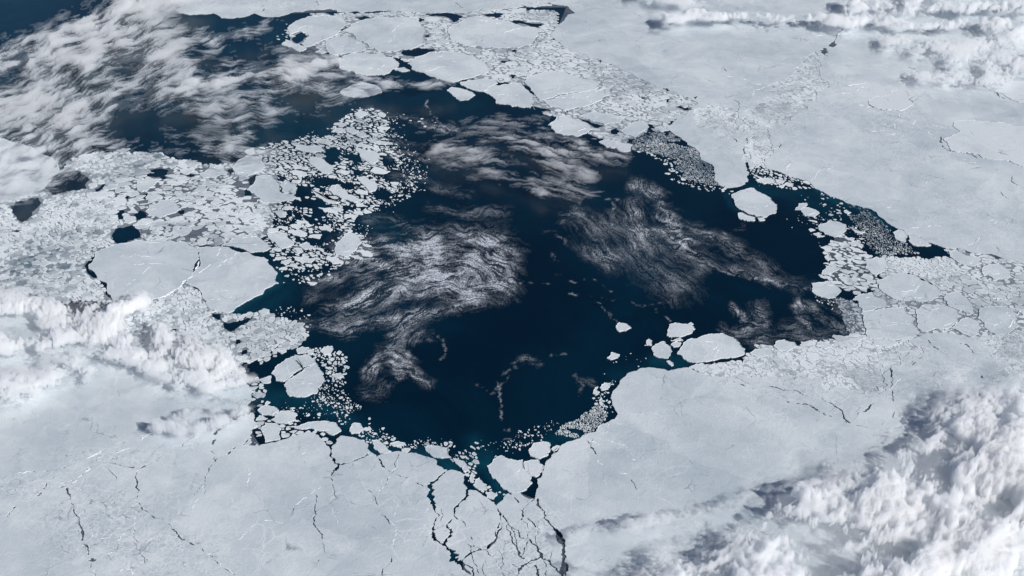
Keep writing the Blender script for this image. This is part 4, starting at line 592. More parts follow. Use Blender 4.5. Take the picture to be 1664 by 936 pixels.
# ridged, rubbly parts of the sheets: (x, y, rx, ry, amount)
# rubble belts let into the sheets
BELTS = [
 ([(1205, 262), (1194, 215), (1212, 180), (1248, 150), (1288, 112), (1325, 85), (1346, 92), (1335, 130), (1305, 170), (1275, 205), (1258, 250), (1246, 271), (1226, 268)], (4, 15), 0.6, 1.2, 30, (.72, .95), .72, 1.0, 'band'),
 ([(1132, 604), (1165, 594), (1208, 592), (1290, 568), (1400, 552), (1480, 558), (1500, 575), (1445, 600), (1440, 636), (1390, 640), (1330, 612), (1250, 612), (1180, 616), (1150, 612)], (4, 15), 0.8, 1.2, -5, (.74, .97), .78, 1.0, 'south east'),
 ([(1130, 178), (1150, 168), (1200, 190), (1195, 215), (1170, 225), (1130, 205)], (3.5, 10), 0.6, 1.2, -20, (.72, .95), .74, 1.0, 'band'),
 ([(1600, 560), (1640, 545), (1760, 545), (1760, 640), (1680, 640), (1620, 610)], (3, 9), 0.5, 1.0, 0, (.7, 1.0), .74, 1.0, 'east'),
]
# fine brash scattered around the open water
FINE = [
 ([(425, 240), (560, 175), (640, 185), (700, 270), (695, 310), (620, 355), (600, 400), (540, 445), (470, 445), (440, 410), (430, 300)], (1.6, 4.2), 1.2, 1.3, -20, (.75, 1.1), None, .5, 'field'),
 ([(430, 440), (500, 450), (520, 480), (510, 530), (470, 515), (430, 500)], (1.4, 3.5), 1.6, 1.2, 0, (.8, 1.1), None, .16, 'field'),
 ([(495, 560), (575, 590), (570, 640), (640, 700), (740, 715), (740, 740), (620, 735), (540, 700), (420, 690), (420, 640), (500, 640)], (1.4, 4), 1.4, 1.1, 0, (.8, 1.1), None, .32, 'shore'),
 ([(735, 712), (850, 690), (900, 682), (975, 640), (1000, 600), (1060, 575), (1065, 590), (1010, 612), (990, 690), (880, 725), (850, 745), (830, 740), (800, 740), (770, 770), (745, 760)], (1.4, 3.6), 1.5, 1.1, 0, (.8, 1.1), None, .20, 'slick'),
 ([(1225, 275), (1330, 305), (1430, 355), (1490, 405), (1430, 425), (1400, 470), (1340, 450), (1330, 400), (1270, 370), (1290, 330), (1230, 305)], (1.5, 4), 1.5, 1.1, -15, (.7, 1.1), None, .22, 'inlet'),
 ([(1030, 246), (1100, 255), (1105, 285), (1190, 306), (1190, 318), (1090, 300), (1080, 262), (1035, 254)], (1.5, 3.5), 1.5, 1.1, 0, (.8, 1.1), None, .3, 'brash'),
 ([(460, 20), (560, 15), (600, 60), (540, 90), (470, 95), (440, 60)], (2, 6), 1.6, 1.5, 0, (.7, 1.05), None, .35, 'belt'),
 ([(590, 175), (700, 165), (800, 205), (800, 225), (700, 215), (620, 200)], (1.3, 3), 2, 1.4, 0, (.8, 1.1), None, .12, 'field'),
 ([(1130, 545), (1230, 560), (1300, 552), (1395, 545), (1390, 556), (1240, 575), (1150, 590), (1120, 580)], (1.5, 4), 1.5, 1.1, 0, (.8, 1.1), None, .25, 'slick'),
]
# grey new ice skinning the leads well inside the pack
SKIN = [([(826, 803), (842, 800), (872, 812), (898, 858), (920, 890), (920, 1150), (760, 1150), (752, 912), (792, 894), (817, 852), (815, 838)], .11), ([(-500, 500), (380, 620), (400, 690), (430, 735), (520, 740), (560, 780), (660, 790), (690, 880), (720, 960), (720, 1300), (-700, 1300)], .13), ([(250, -60), (2100, -420), (2100, 470), (1664, 432), (1500, 385), (1400, 330), (1300, 285), (1250, 262), (1215, 255), (1180, 290), (1120, 225), (1100, 200), (1130, 165), (900, 60), (920, 12), (600, 16), (430, 24), (300, 16)], .13),
 ([(1010, 640), (1080, 605), (1200, 595), (1380, 562), (1500, 560), (2200, 560), (2300, 1300), (930, 1300), (925, 880), (890, 810), (920, 730), (1010, 690)], .13)]
ROUGH = [(840, 900, 60, 60, .8), (880, 860, 30, 40, .7), (170, 850, 110, 70, .8), (260, 900, 140, 60, .7), (1640, 520, 70, 90, .9), (1560, 620, 160, 70, .45), (1330, 620, 170, 50, .5), (1300, 575, 120, 20, .8), (1420, 580, 140, 40, .6), (1360, 150, 80, 50, .45), (1450, 190, 70, 50, .6), (1400, 40, 80, 30, .5),
 (1270, 180, 90, 70, .45), (1200, 210, 50, 60, .55), (1600, 350, 90, 60, .35), (700, 890, 100, 40, .25), (640, 800, 80, 60, .3), (860, 12, 90, 14, .9), (50, 790, 70, 25, .7), (170, 745, 120, 25, .6), (980, 720, 60, 40, .25), (450, 10, 120, 12, .6), (1120, 130, 80, 30, .2), (1500, 250, 120, 25, .4), (480, 730, 60, 20, .3), (930, 900, 60, 60, .2)]
# snow ridges standing on the sheets and floes
RIDGES = [
 (A03, [(0, 290), (170, 262), (400, 235), (520, 190), (640, 140), (780, 90), (860, 60), (1000, 5)], 1.5), (A03, [(620, 180), (760, 140), (900, 80), (960, 30)], 1.0), (A03, [(430, 340), (540, 280), (600, 230), (640, 200), (720, 190)], 1.2),
 (A03, [(1330, 340), (1250, 500), (1230, 600), (1225, 690)], .9), (A03, [(1380, 330), (1480, 420), (1580, 530)], .6), (A03, [(1640, 180), (1610, 240), (1610, 360)], 1.0), (A03, [(1220, 720), (1300, 750), (1380, 810), (1450, 880), (1530, 930)], 1.3), (A03, [(1640, 600), (1590, 670), (1500, 720), (1430, 760)], .9),
 (A03, [(920, 500), (880, 600), (900, 660)], .8), (A03, [(700, 800), (760, 720), (820, 640)], .8), (A03, [(560, 560), (600, 680), (560, 720)], .8), (A03, [(950, 620), (990, 700), (960, 760)], .7), (A03, [(780, 910), (850, 900), (860, 936)], 1.4), (A03, [(660, 700), (760, 660), (800, 560)], .8),
 (A13, [(480, 490), (530, 580), (550, 640)], .9), (A13, [(730, 370), (800, 470), (860, 570), (920, 640), (890, 740)], 1.1), (A13, [(870, 290), (840, 360), (800, 400)], .8), (A13, [(200, 600), (110, 580), (40, 575)], .8), (A13, [(240, 550), (300, 440), (420, 360)], .7), (A13, [(640, 290), (720, 380)], .6), (A13, [(890, 560), (930, 470), (860, 400)], .6), (A13, [(900, 130), (860, 300), (850, 340)], 1.0), (A13, [(1120, 500), (1090, 620), (1060, 680)], .7), (A13, [(300, 150), (340, 90)], .9),
 (A23, [(490, 50), (545, 150), (575, 210), (690, 250), (770, 310), (800, 370), (830, 430)], 1.3), (A23, [(570, 40), (680, 80), (740, 120), (810, 190)], 1.1), (A23, [(545, 200), (600, 300), (690, 380), (745, 460)], .7), (A23, [(0, 300), (50, 250)], 1.0), (A23, [(860, 320), (960, 380)], .6),
 (A20, [(1400, 500), (1520, 520), (1620, 550)], .9), (A20, [(1540, 640), (1580, 590), (1640, 570)], .8), (A20, [(1370, 780), (1400, 830)], .7), (A30, [(420, 480), (520, 560), (640, 550)], 1.0), (A30, [(480, 610), (560, 600), (620, 570)], 1.1), (A30, [(560, 660), (640, 700), (690, 690)], 1.1), (A30, [(850, 740), (820, 820), (880, 870)], 1.1), (A30, [(920, 730), (960, 780), (940, 820)], 1.1), (A30, [(670, 860), (740, 850), (800, 880), (860, 860)], 1.1), (A30, [(1000, 830), (1060, 880), (1120, 920)], 1.3), (A30, [(1070, 820), (1140, 835)], 1.5), (A30, [(260, 190), (310, 230), (350, 235)], .8), (A30, [(1160, 600), (1260, 580), (1350, 600)], .6), (A30, [(1120, 500), (1200, 520), (1300, 525), (1390, 515)], 1.0),
 (A31, [(810, 40), (840, 110)], .7), (A31, [(930, 10), (990, 40)], 1.1), (A31, [(1230, 90), (1350, 125)], 1.0), (A31, [(130, 40), (160, 100), (120, 160), (140, 210)], .9), (A31, [(280, 240), (330, 180), (420, 150)], .7), (A31, [(1030, 240), (1100, 320), (1120, 390)], .7), (A31, [(1090, 470), (1100, 510), (1080, 540)], .7), (A31, [(930, 550), (1060, 535), (1140, 540)], .8), (A31, [(660, 410), (740, 420), (840, 410)], .7), (A31, [(1440, 500), (1490, 490), (1470, 520)], .7), (A31, [(1300, 660), (1380, 610)], .8),
 (A32, [(80, 790), (120, 860), (200, 910)], .8), (A32, [(700, 640), (780, 680), (860, 600)], .8), (A32, [(1440, 560), (1540, 620), (1600, 600)], .7), (A32, [(1560, 180), (1600, 200), (1560, 260)], 1.2), (A32, [(1460, 70), (1540, 80), (1610, 90)], 1.2), (A32, [(1640, 150), (1600, 250), (1660, 300)], 1.0),
 (A01, [(1275, 690), (1300, 760), (1270, 820), (1220, 880), (1170, 930)], 1.6), (A01, [(1240, 900), (1320, 820), (1380, 760), (1430, 680)], 1.1), (A01, [(1440, 800), (1500, 750), (1550, 710)], .9), (A02, [(830, 20), (840, 45)], 1.2), (A02, [(890, 55), (905, 62)], 1.4), (A02, [(1040, 70), (1130, 25), (1180, -10)], 1.1), (A02, [(1290, 10), (1320, 30), (1310, 60)], 1.1), (A02, [(1400, 30), (1480, 20)], .8),
 (A10, [(820, 60), (830, 100), (900, 130)], .8), (A10, [(600, 250), (700, 290)], .6), (A20, [(460, 660), (540, 610), (620, 560)], .7), (A20, [(560, 500), (600, 460), (650, 520)], .6),
]
# teal water over submerged ice feet; broad upper-left strokes paint haze and sky sheen into it: (points px, width px, amount)
TEAL = [
 ([(405, 665), (395, 672), (375, 682), (350, 702)], 8, .9), ([(420, 640), (450, 650), (490, 652), (520, 660), (545, 672)], 18, .65), ([(520, 660), (560, 680), (600, 712), (640, 735)], 14, .6), ([(600, 738), (640, 737), (690, 735), (730, 755)], 10, .7),
 ([(730, 760), (770, 750), (800, 760), (815, 800), (820, 850)], 14, .9), ([(770, 720), (790, 745), (800, 770)], 16, .6), ([(700, 770), (700, 810), (705, 820)], 8, .6), ([(750, 800), (735, 830)], 8, .5), ([(370, 510), (410, 490), (455, 460), (450, 440)], 7, .8), ([(380, 505), (430, 500), (470, 470)], 20, .35),
 ([(885, 722), (905, 710), (935, 706)], 12, .5), ([(1065, 585), (1100, 590), (1130, 585)], 12, .7), ([(1000, 610), (1030, 600), (1065, 590)], 12, .3), ([(1325, 306), (1345, 320), (1370, 330), (1390, 336), (1420, 348), (1445, 368)], 5, 1.0), ([(1300, 320), (1340, 335), (1380, 345)], 22, .3), ([(1220, 310), (1260, 310), (1320, 318)], 14, .4), ([(1430, 420), (1445, 405)], 12, .4), ([(1180, 315), (1190, 335), (1210, 348)], 4, .5),
 ([(600, 360), (640, 375), (640, 385)], 18, .35), ([(525, 290), (500, 300), (530, 340)], 16, .2), ([(570, 370), (560, 385)], 8, .4), ([(170, 370), (200, 390)], 20, .1), ([(1590, 420), (1610, 420)], 8, .5), ([(1650, 430), (1600, 415)], 5, .5), ([(0, 140), (250, 130), (420, 190), (560, 200)], 90, .42), ([(-100, -100), (20, 30), (60, 90), (0, 190)], 110, .45), ([(560, 190), (640, 150), (760, 160)], 45, .26), ([(250, 40), (450, 60)], 60, .4), ([(735, 905), (740, 900)], 8, .5)]
# streaks of frazil and brash drifting on the open water: (points px, width px, cover)
FRAZIL = [
 ([(560, 405), (620, 398), (690, 402), (750, 420), (795, 440)], 13, .8), ([(590, 430), (660, 428), (720, 445), (765, 465)], 17, .85), ([(640, 468), (690, 470), (740, 470), (800, 465)], 14, .8), ([(680, 396), (720, 385), (765, 380), (800, 390), (824, 415)], 9, .7),
 ([(555, 500), (600, 490), (640, 482), (660, 460)], 11, .7), ([(525, 528), (560, 537), (600, 522), (640, 515)], 7, .8), ([(718, 478), (732, 494), (765, 492), (795, 470)], 2, 1.0), ([(640, 540), (665, 520), (700, 510), (740, 500), (790, 478)], 8, .5), ([(505, 482), (530, 465), (560, 450)], 7, .35), ([(500, 455), (545, 458)], 5, .5), ([(826, 470), (805, 435), (792, 402)], 10, .65),
 ([(700, 430), (750, 400), (800, 400)], 20, .55), ([(620, 450), (600, 470), (590, 500)], 12, .6), ([(680, 500), (660, 530), (640, 560)], 8, .5), ([(830, 455), (865, 460), (900, 460)], 2.5, .4), ([(560, 520), (530, 515), (500, 530)], 6, .4), ([(740, 440), (790, 425), (820, 440)], 12, .5),
 ([(1040, 298), (1065, 320), (1090, 345), (1088, 362)], 7, .75), ([(1070, 350), (1100, 372), (1115, 386), (1108, 400)], 5, .8), ([(1055, 370), (1090, 388), (1120, 402), (1150, 426), (1162, 430)], 3, 1.0), ([(1080, 390), (1110, 405), (1145, 425)], 10, .45), ([(1030, 330), (1035, 355), (1042, 385)], 7, .75), ([(992, 362), (1005, 340), (1008, 322), (990, 322)], 3, .5),
 ([(1000, 365), (1030, 375), (1060, 390)], 14, .3), ([(1030, 395), (1060, 430), (1105, 465)], 20, .26), ([(950, 355), (980, 380), (990, 420)], 14, .26), ([(912, 352), (930, 340), (948, 345)], 5, .4), ([(1150, 426), (1180, 442), (1235, 457), (1300, 470), (1325, 473)], 2.6, .8), ([(1125, 375), (1180, 400), (1230, 425), (1280, 455)], 11, .3), ([(1165, 432), (1210, 440), (1260, 462)], 5, .45), ([(940, 400), (980, 420), (1000, 430)], 8, .25), ([(1140, 375), (1150, 385), (1130, 390)], 4, .4), ([(1175, 380), (1200, 370)], 4, .25), ([(1160, 385), (1200, 398)], 5, .3), ([(905, 385), (920, 395), (918, 402)], 3, .35), ([(895, 415), (900, 425)], 3, .4),
 ([(898, 446), (925, 455), (962, 464)], 1.8, .8), ([(965, 458), (1000, 472)], 1.6, .5), ([(930, 478), (940, 484), (955, 485), (1000, 491)], 1.8, .6), ([(970, 495), (980, 508), (1000, 526)], 1.4, .5), ([(1010, 488), (1040, 497), (1085, 488)], 1.6, .4), ([(1065, 500), (1080, 515), (1092, 522)], 1.8, .6), ([(840, 590), (858, 584), (868, 592)], 4, .4), ([(812, 612), (840, 600)], 3, .3), ([(800, 620), (812, 650), (808, 680), (816, 700), (822, 698)], 2.4, .5), ([(890, 578), (915, 568)], 2, .35), ([(936, 605), (946, 630), (940, 645)], 3, .28), ([(950, 618), (965, 628)], 4, .2), ([(745, 610), (752, 616)], 2, .5), ([(720, 545), (728, 565), (720, 585)], 3, .45), ([(820, 720), (840, 705)], 2, .4), ([(772, 622), (790, 640), (802, 625), (830, 615)], 3, .3),
 ([(1195, 498), (1215, 515), (1222, 530), (1195, 541), (1175, 535)], 4, .75), ([(1232, 500), (1240, 520), (1228, 545)], 7, .5), ([(1196, 545), (1220, 553), (1245, 562)], 8, .35), ([(1290, 492), (1330, 510), (1370, 530), (1395, 548)], 5, .5), ([(1240, 548), (1290, 542), (1345, 552)], 11, .35), ([(1290, 478), (1298, 505), (1320, 530)], 4, .45), ([(1320, 470), (1350, 490), (1380, 510)], 6, .35),
 ([(598, 612), (612, 585), (625, 570), (640, 582)], 6, .7), ([(640, 602), (652, 612), (655, 598), (635, 588)], 5, .65), ([(655, 578), (672, 600), (692, 622)], 6, .55), ([(668, 556), (690, 540), (702, 545)], 5, .5), ([(590, 640), (610, 645), (625, 625)], 7, .22),
 ([(600, 182), (640, 188), (690, 200), (720, 212)], 3.5, .6), ([(692, 165), (702, 182), (706, 195), (720, 204)], 2, .6), ([(690, 200), (740, 210), (800, 215)], 4, .5), ([(640, 228), (690, 235), (740, 240)], 4, .3), ([(640, 285), (720, 300), (760, 322)], 6, .25), ([(600, 352), (640, 360), (690, 368)], 7, .22), ([(700, 340), (760, 350), (822, 346)], 6, .2), ([(640, 250), (660, 245), (700, 262)], 4, .35), ([(880, 380), (905, 375)], 3, .12)]
# cloud banks: key -> (base height, peak thickness, density, list of (points px, width px, amount), streak angle deg, contrast, label)
CLOUDS = [
 dict(z=1.6, thick=0.75, dens=3.6, col=(.92, .96, 1.0), fine=.3, w2=.34, streak=1, amp=.72, gain=.70, mod=.75, label='thin streaked cloud veil over dark water at upper left', seed=3, L=14, lo=.26, hi=1.05, base=.05, step=1.8, box=(-120, -60, 760, 345), freq=70, warp=.6,
  strokes=[([(-60, 120), (60, 90), (120, 60), (180, 30), (260, -30)], 30, 1.0), ([(-40, 190), (80, 140), (160, 100), (240, 60)], 30, .55), ([(40, 240), (120, 190), (200, 160), (280, 130), (360, 125), (430, 108), (490, 110)], 30, .6), ([(80, 190), (150, 130), (220, 80)], 60, .45),
   ([(250, 150), (330, 132), (420, 112), (545, 105)], 10, .9), ([(300, 62), (380, 55), (440, 36)], 16, .4), ([(340, 70), (430, 48)], 8, .45), ([(420, 110), (480, 122), (540, 132), (620, 135)], 13, .6), ([(520, 152), (580, 150), (640, 140), (735, 134)], 8, .5), ([(120, 240), (250, 230), (350, 245), (425, 255)], 26, .34), ([(330, 190), (370, 200), (430, 188)], 14, .3), ([(-80, 280), (40, 235), (90, 200)], 50, .5), ([(-80, 330), (20, 300), (90, 270)], 34, .45), ([(420, 165), (480, 180), (570, 170)], 14, .32), ([(290, 165), (350, 170), (440, 150), (530, 142)], 14, .45), ([(380, 210), (400, 222), (360, 240)], 12, .3), ([(230, 90), (330, 95), (400, 80)], 24, .3), ([(150, 40), (230, 20), (290, 0)], 20, .7)]),
 dict(z=0.9, thick=0.4, dens=3.2, col=(.97, .98, 1.0), fine=.3, w2=.34, streak=1, amp=.85, gain=.68, mod=.8, label='wispy cloud streaks over open water below the upper shore', seed=5, L=22, lo=.28, hi=1.0, base=.06, step=1.8, box=(640, 165, 1060, 360), freq=36, warp=.9,
  strokes=[([(715, 240), (780, 236), (830, 222), (880, 232), (930, 242), (1005, 252)], 14, .6), ([(700, 215), (760, 205), (820, 195), (890, 205)], 14, .3), ([(790, 282), (850, 290), (900, 300), (955, 312)], 15, .4), ([(735, 262), (800, 252), (860, 266)], 10, .5), ([(850, 250), (920, 272), (955, 288)], 16, .45), ([(840, 230), (900, 245), (970, 250)], 8, .8), ([(868, 306), (905, 310), (940, 322)], 6, .5)]),
 dict(z=1.0, thick=0.9, dens=5.5, mod=.35, gain=.60, w2=.18, label='broken white puffy cloud over the pack at the left edge', seed=8, L=7, lo=.36, hi=.68, base=.05, step=2.0, box=(-150, 440, 430, 690), freq=24, warp=1.0,
  strokes=[([(-120, 505), (0, 498), (60, 500), (150, 515)], 26, .9), ([(-120, 565), (60, 552), (160, 535)], 24, .8), ([(165, 535), (195, 508), (222, 494)], 16, 1.2), ([(195, 562), (260, 585), (330, 600)], 26, .9), ([(260, 545), (300, 565), (360, 590)], 22, .9), ([(300, 620), (350, 625), (395, 618)], 14, .5), ([(-120, 640), (60, 622), (120, 600)], 26, .5)]),
 dict(z=0.9, thick=1.1, dens=2.2, label='small torn cloud patch above the teal lead at left', seed=9, L=5, lo=.38, hi=.7, base=.04, step=1.8, box=(215, 630, 430, 730), freq=18, warp=.8,
  strokes=[([(250, 695), (290, 702), (330, 694), (370, 685), (405, 668)], 8, 1.0), ([(280, 678), (340, 664), (380, 650)], 11, .55)]),
 dict(z=1.4, thick=1.5, dens=4.2, fine=.14, w2=.20, gain=.60, mod=.35, label='massive billowing white cloud bank over the lower right corner', seed=12, L=12, lo=.34, hi=.78, base=.05, step=2.2, box=(980, 560, 1820, 1080), freq=96, warp=.8, fill=[(1010, 1080), (1060, 935), (1100, 905), (1170, 880), (1240, 850), (1300, 815), (1350, 780), (1420, 735), (1500, 690), (1570, 655), (1640, 640), (1850, 600), (1850, 1080)], soft=34,
  strokes=[([(1060, 1000), (1240, 870), (1400, 740), (1560, 640), (1760, 560)], 80, .01), ([(1180, 1060), (1380, 900), (1560, 740), (1760, 600)], 80, .01), ([(1400, 1050), (1500, 900), (1600, 790), (1700, 700)], 40, .3), ([(1250, 870), (1290, 820), (1310, 810)], 14, .5), ([(1580, 950), (1640, 850), (1700, 780)], 25, .4)]),
 dict(z=1.2, thick=0.9, dens=2.0, label='faint cloud streaks over smooth ice left of the big bank', seed=15, L=28, lo=.35, hi=.85, base=.05, step=2.2, box=(860, 770, 1260, 980), freq=36, warp=.9,
  strokes=[([(930, 875), (1010, 856), (1100, 842), (1220, 818)], 12, .35), ([(950, 910), (1040, 890), (1130, 876)], 14, .35), ([(920, 955), (1000, 930), (1090, 910)], 16, .35), ([(1030, 856), (1075, 842)], 12, .6)]),
 dict(z=1.4, thick=0.7, dens=2.8, mod=.5, label='long white cloud band along the top right edge', seed=18, L=22, lo=.34, hi=.74, base=.05, step=2.2, box=(1000, -70, 1800, 80), freq=44, warp=1.0,
  strokes=[([(1090, 30), (1180, 27), (1300, 30), (1450, 36), (1600, 42), (1760, 30)], 9, 1.1), ([(1380, 14), (1500, 8), (1640, 10), (1780, 0)], 11, 1.0), ([(1250, 5), (1150, 0), (1050, -5)], 10, .4), ([(1500, -20), (1600, -25), (1780, -30)], 16, .8)]),
 dict(z=0.9, thick=0.7, dens=2.6, label='broken cloud flecks over the pack at the upper right edge', seed=21, L=6, lo=.38, hi=.68, base=.04, step=1.8, box=(1420, 45, 1800, 165), freq=24, warp=.8,
  strokes=[([(1440, 60), (1540, 78), (1620, 66), (1760, 55)], 17, .9), ([(1560, 102), (1620, 104), (1760, 96)], 18, .9), ([(1490, 122), (1580, 128), (1640, 132)], 11, .6)]),
]
N_SINGLE = 260
floe_small, floe_plate = [], []
# ------------------------------------------------------------------ sea water
gx = np.concatenate([[-6000, -3000, -1400, -700, -350], np.arange(-200, 1870, 6.0), [2100, 2400, 3200, 5000, 8000]])
gy = np.concatenate([[-800, -700, -560, -420, -300], np.arange(-200, 1140, 6.0), [1250, 1500, 2000, 3000]])
GX, GY = np.meshgrid(gx, gy)
teal = np.zeros(GX.shape)
for pts, wd, am in TEAL:
    d = polydist(GX, GY, pts, False)
    teal = np.maximum(teal, am * 0.8 * np.exp(-(d / wd) ** 2))
X, Y = P(GX, GY)
fx = GX; link('sea_water', fast_mesh('sea_water', np.stack([X, Y, np.zeros_like(X)], -1).reshape(-1, 3), grid_faces(*X.shape)[:, ::-1][:, ::-1], M_WATER, {'teal': teal}, True), kind='structure')

# ------------------------------------------------------------------ pack ice sheets cut by leads
def to_ground(pts):
    a = np.array(pts, float); x, y = P(a[:, 0], a[:, 1]); return list(zip(x.tolist(), y.tolist()))
def roughness(px, py):
    r = np.zeros(np.shape(px))
    for x, y, rx, ry, am in ROUGH: r = np.maximum(r, am * np.exp(-((px - x) / rx) ** 2 - ((py - y) / ry) ** 2))
    return r
def lead_quads(org, pts, wid, dash, r):
    pts = T(*org, pts)
    n = len(pts); s = [0.0]
    for i in range(n - 1): s.append(s[-1] + math.hypot(pts[i + 1][0] - pts[i][0], pts[i + 1][1] - pts[i][1]))
    fine = rough_line(pts, False, 4.5, 0.085, r)
    # width along the line by distance
    acc = [0.0]
    for i in range(len(fine) - 1): acc.append(acc[-1] + math.hypot(fine[i + 1][0] - fine[i][0], fine[i + 1][1] - fine[i][1]))
    k = s[-1] / acc[-1]
    ws = np.interp(np.array(acc) * k, s, wid) * (1.0 if dash else 1.0)
    ph = r.random() * 100
    L, R = [], []
    for i, (x, y) in enumerate(fine):
        a = fine[max(i - 1, 0)]; c = fine[min(i + 1, len(fine) - 1)]
        dx, dy = c[0] - a[0], (c[1] - a[1]) * 1.8; l = math.hypot(dx, dy) + 1e-9
        w_ = ws[i] * (0.55 + 1.2 * r.random())
        nx, ny = -dy / l, dx / l
        j1, j2 = 0.3 + 0.6 * r.random(), 0.3 + 0.6 * r.random()
        L.append((x + nx * w_ * j1, y + ny * w_ * j1 / 1.8)); R.append((x - nx * w_ * j2, y - ny * w_ * j2 / 1.8))
    out = []
    dv = vnoise(np.array(acc) * 0.16 + ph, np.zeros(len(acc)), 3)
    for i in range(len(fine) - 1):
        if dash and dv[i] < 0.14 + dash * 0.36: continue
        if dash and (i == 0 or dv[i - 1] < 0.14 + dash * 0.5) : q = [fine[i], R[i + 1], L[i + 1]]
        elif dash and (i + 1 >= len(fine) - 1 or dv[i + 1] < 0.14 + dash * 0.5): q = [L[i], R[i], fine[i + 1]]
        else: q = [L[i], R[i], R[i + 1], L[i + 1]]
        out.append(q)
    return out
def cut_sheet(polys, cuts, step, jitter=True):
    """triangulate polygons minus cuts; returns ground verts, pixel verts and triangles"""
    V, E = [], []
    xs = [p[0] for q in polys for p in q]; ys = [p[1] for q in polys for p in q]
    bx0, bx1, by0, by1 = min(xs), max(xs), min(ys), max(ys)
    cuts = [c for c in cuts if max(p[0] for p in c) > bx0 and min(p[0] for p in c) < bx1 and max(p[1] for p in c) > by0 and min(p[1] for p in c) < by1]
    for p in polys + cuts:
        k = len(V); n = len(p); V.extend(p); E.extend((k + i, k + (i + 1) % n) for i in range(n))
    if step:
        px, py = np.meshgrid(np.arange(max(bx0, -150), min(bx1, 1800), step), np.arange(max(by0, -80), min(by1, 1040), step * 0.6))
        px = px + nr.uniform(-.3, .3, px.shape) * step; py = py + nr.uniform(-.2, .2, py.shape) * step
        px, py = px.ravel(), py.ravel()
        ins = np.zeros(px.shape, bool)
        for p in polys: ins |= inpoly(px, py, p)
        V.extend(zip(px[ins].tolist(), py[ins].tolist()))
    g = to_ground(V)
    vo, eo, fo, ov, oe, of = delaunay_2d_cdt([Vector(p) for p in g], E, [], 0, 1e-5, False)
    vg = np.array([(v.x, v.y) for v in vo]); fi = np.array([f for f in fo if len(f) == 3])
    cg = vg[fi].mean(1); cpx, cpy = IP(cg[:, 0], cg[:, 1])
    ok = np.zeros(len(fi), bool)
    for p in polys: ok |= inpoly(cpx, cpy, p)
    order = np.argsort(cpx); sx, sy = cpx[order], cpy[order]; bad = np.zeros(len(fi), bool)
    for p in cuts:
        i0, i1 = np.searchsorted(sx, [min(q[0] for q in p), max(q[0] for q in p)])
        if i1 > i0: bad[i0:i1] |= inpoly(sx[i0:i1], sy[i0:i1], p)
    ok[order[bad]] = False
    return [tuple(v) for v in vg.tolist()], fi[ok].tolist()
def components(tris):
    par = {}
    def find(a):
        while par[a] != a: par[a] = par[par[a]]; a = par[a]
        return a
    emap = {}
    for i, f in enumerate(tris):
        par[i] = i
    for i, f in enumerate(tris):
        for k in range(len(f)):
            e = (f[k], f[(k + 1) % len(f)]); e = e if e[0] < e[1] else (e[1], e[0])
            if e in emap: par[find(i)] = find(emap[e])
            else: emap[e] = i
    comp = {}
    for i in range(len(tris)): comp.setdefault(find(i), []).append(tris[i])
    return list(comp.values())
def solid(verts2, tris, ztop, zbot, material, tone, name, wav=0.012, roughf=True):
    used = sorted({i for f in tris for i in f}); idx = {u: k for k, u in enumerate(used)}
    a = np.array([verts2[u] for u in used]); n = len(used)
    px, py = IP(a[:, 0], a[:, 1])
    rg = roughness(px, py) if roughf else np.zeros(n)
    z = ztop + wav * (fbm(a[:, 0] * 0.5, a[:, 1] * 0.5, 21, 3) - 0.5) + 0.02 * rg * (nr.rand(n) - 0.4)
    faces = []; edges = {}
    for f in tris:
        p = [idx[u] for u in f]
        s = sum(a[p[k], 0] * a[p[(k + 1) % 3], 1] - a[p[(k + 1) % 3], 0] * a[p[k], 1] for k in range(3))
        if s < 0: p = p[::-1]
        faces.append(p)
        for k in range(3):
            e = (p[k], p[(k + 1) % 3])
            if (e[1], e[0]) in edges: del edges[(e[1], e[0])]
            else: edges[e] = 1
    bv = sorted({i for e in edges for i in e}); low = {b: n + k for k, b in enumerate(bv)}
    verts = [(a[i, 0], a[i, 1], z[i]) for i in range(n)] + [(a[b, 0], a[b, 1], zbot) for b in bv]
    for (i, j) in edges: faces.append([j, i, low[i], low[j]])
    tn = np.concatenate([np.full(n, tone), np.full(len(bv), tone)])
    rr = np.concatenate([rg, np.zeros(len(bv))])
    return mesh(name, verts, faces, material, {'tone': tn, 'rough': rr}), a, px, py
r = random.Random(5)
sheets = [rough_line(p, True, 5.0, 0.085, r) if True else p for p in SHEETS]
cuts = []
for L_ in LEADS: cuts += lead_quads(*L_, r)
pools = [rough_line(p, True, 4.0, 0.10, r) for p in POOLS]
belts = [rough_line(rough_line(b_[0], True, 16.0, 0.22, r), True, 5.0, 0.12, r) for b_ in BELTS]
ZONES += [(p_,) + b_[1:] for p_, b_ in zip(belts, BELTS)]
V2, tris = cut_sheet(sheets, cuts + pools + belts, 13.0)
va = np.array(V2)
plates = []
for c in components(tris):
    ii = np.array(c)
    p0, p1, p2 = va[ii[:, 0]], va[ii[:, 1]], va[ii[:, 2]]
    ar = 0.5 * np.abs((p1[:, 0] - p0[:, 0]) * (p2[:, 1] - p0[:, 1]) - (p2[:, 0] - p0[:, 0]) * (p1[:, 1] - p0[:, 1])).sum()
    plates.append((ar, c))
plates.sort(key=lambda q: -q[0])
SMALL_T, SMALL_V = [], []
sheet_objs = []
nplate = 0
def where(px, py):
    """words for a place in the picture"""
    v = 'top' if py < 110 else 'upper' if py < 310 else 'middle' if py < 560 else 'lower' if py < 800 else 'bottom'
    h = 'left' if px < 420 else 'centre left' if px < 700 else 'centre' if px < 960 else 'centre right' if px < 1250 else 'right'
    return v + ' ' + h
PLATE_NAMES = []
small_plates = []
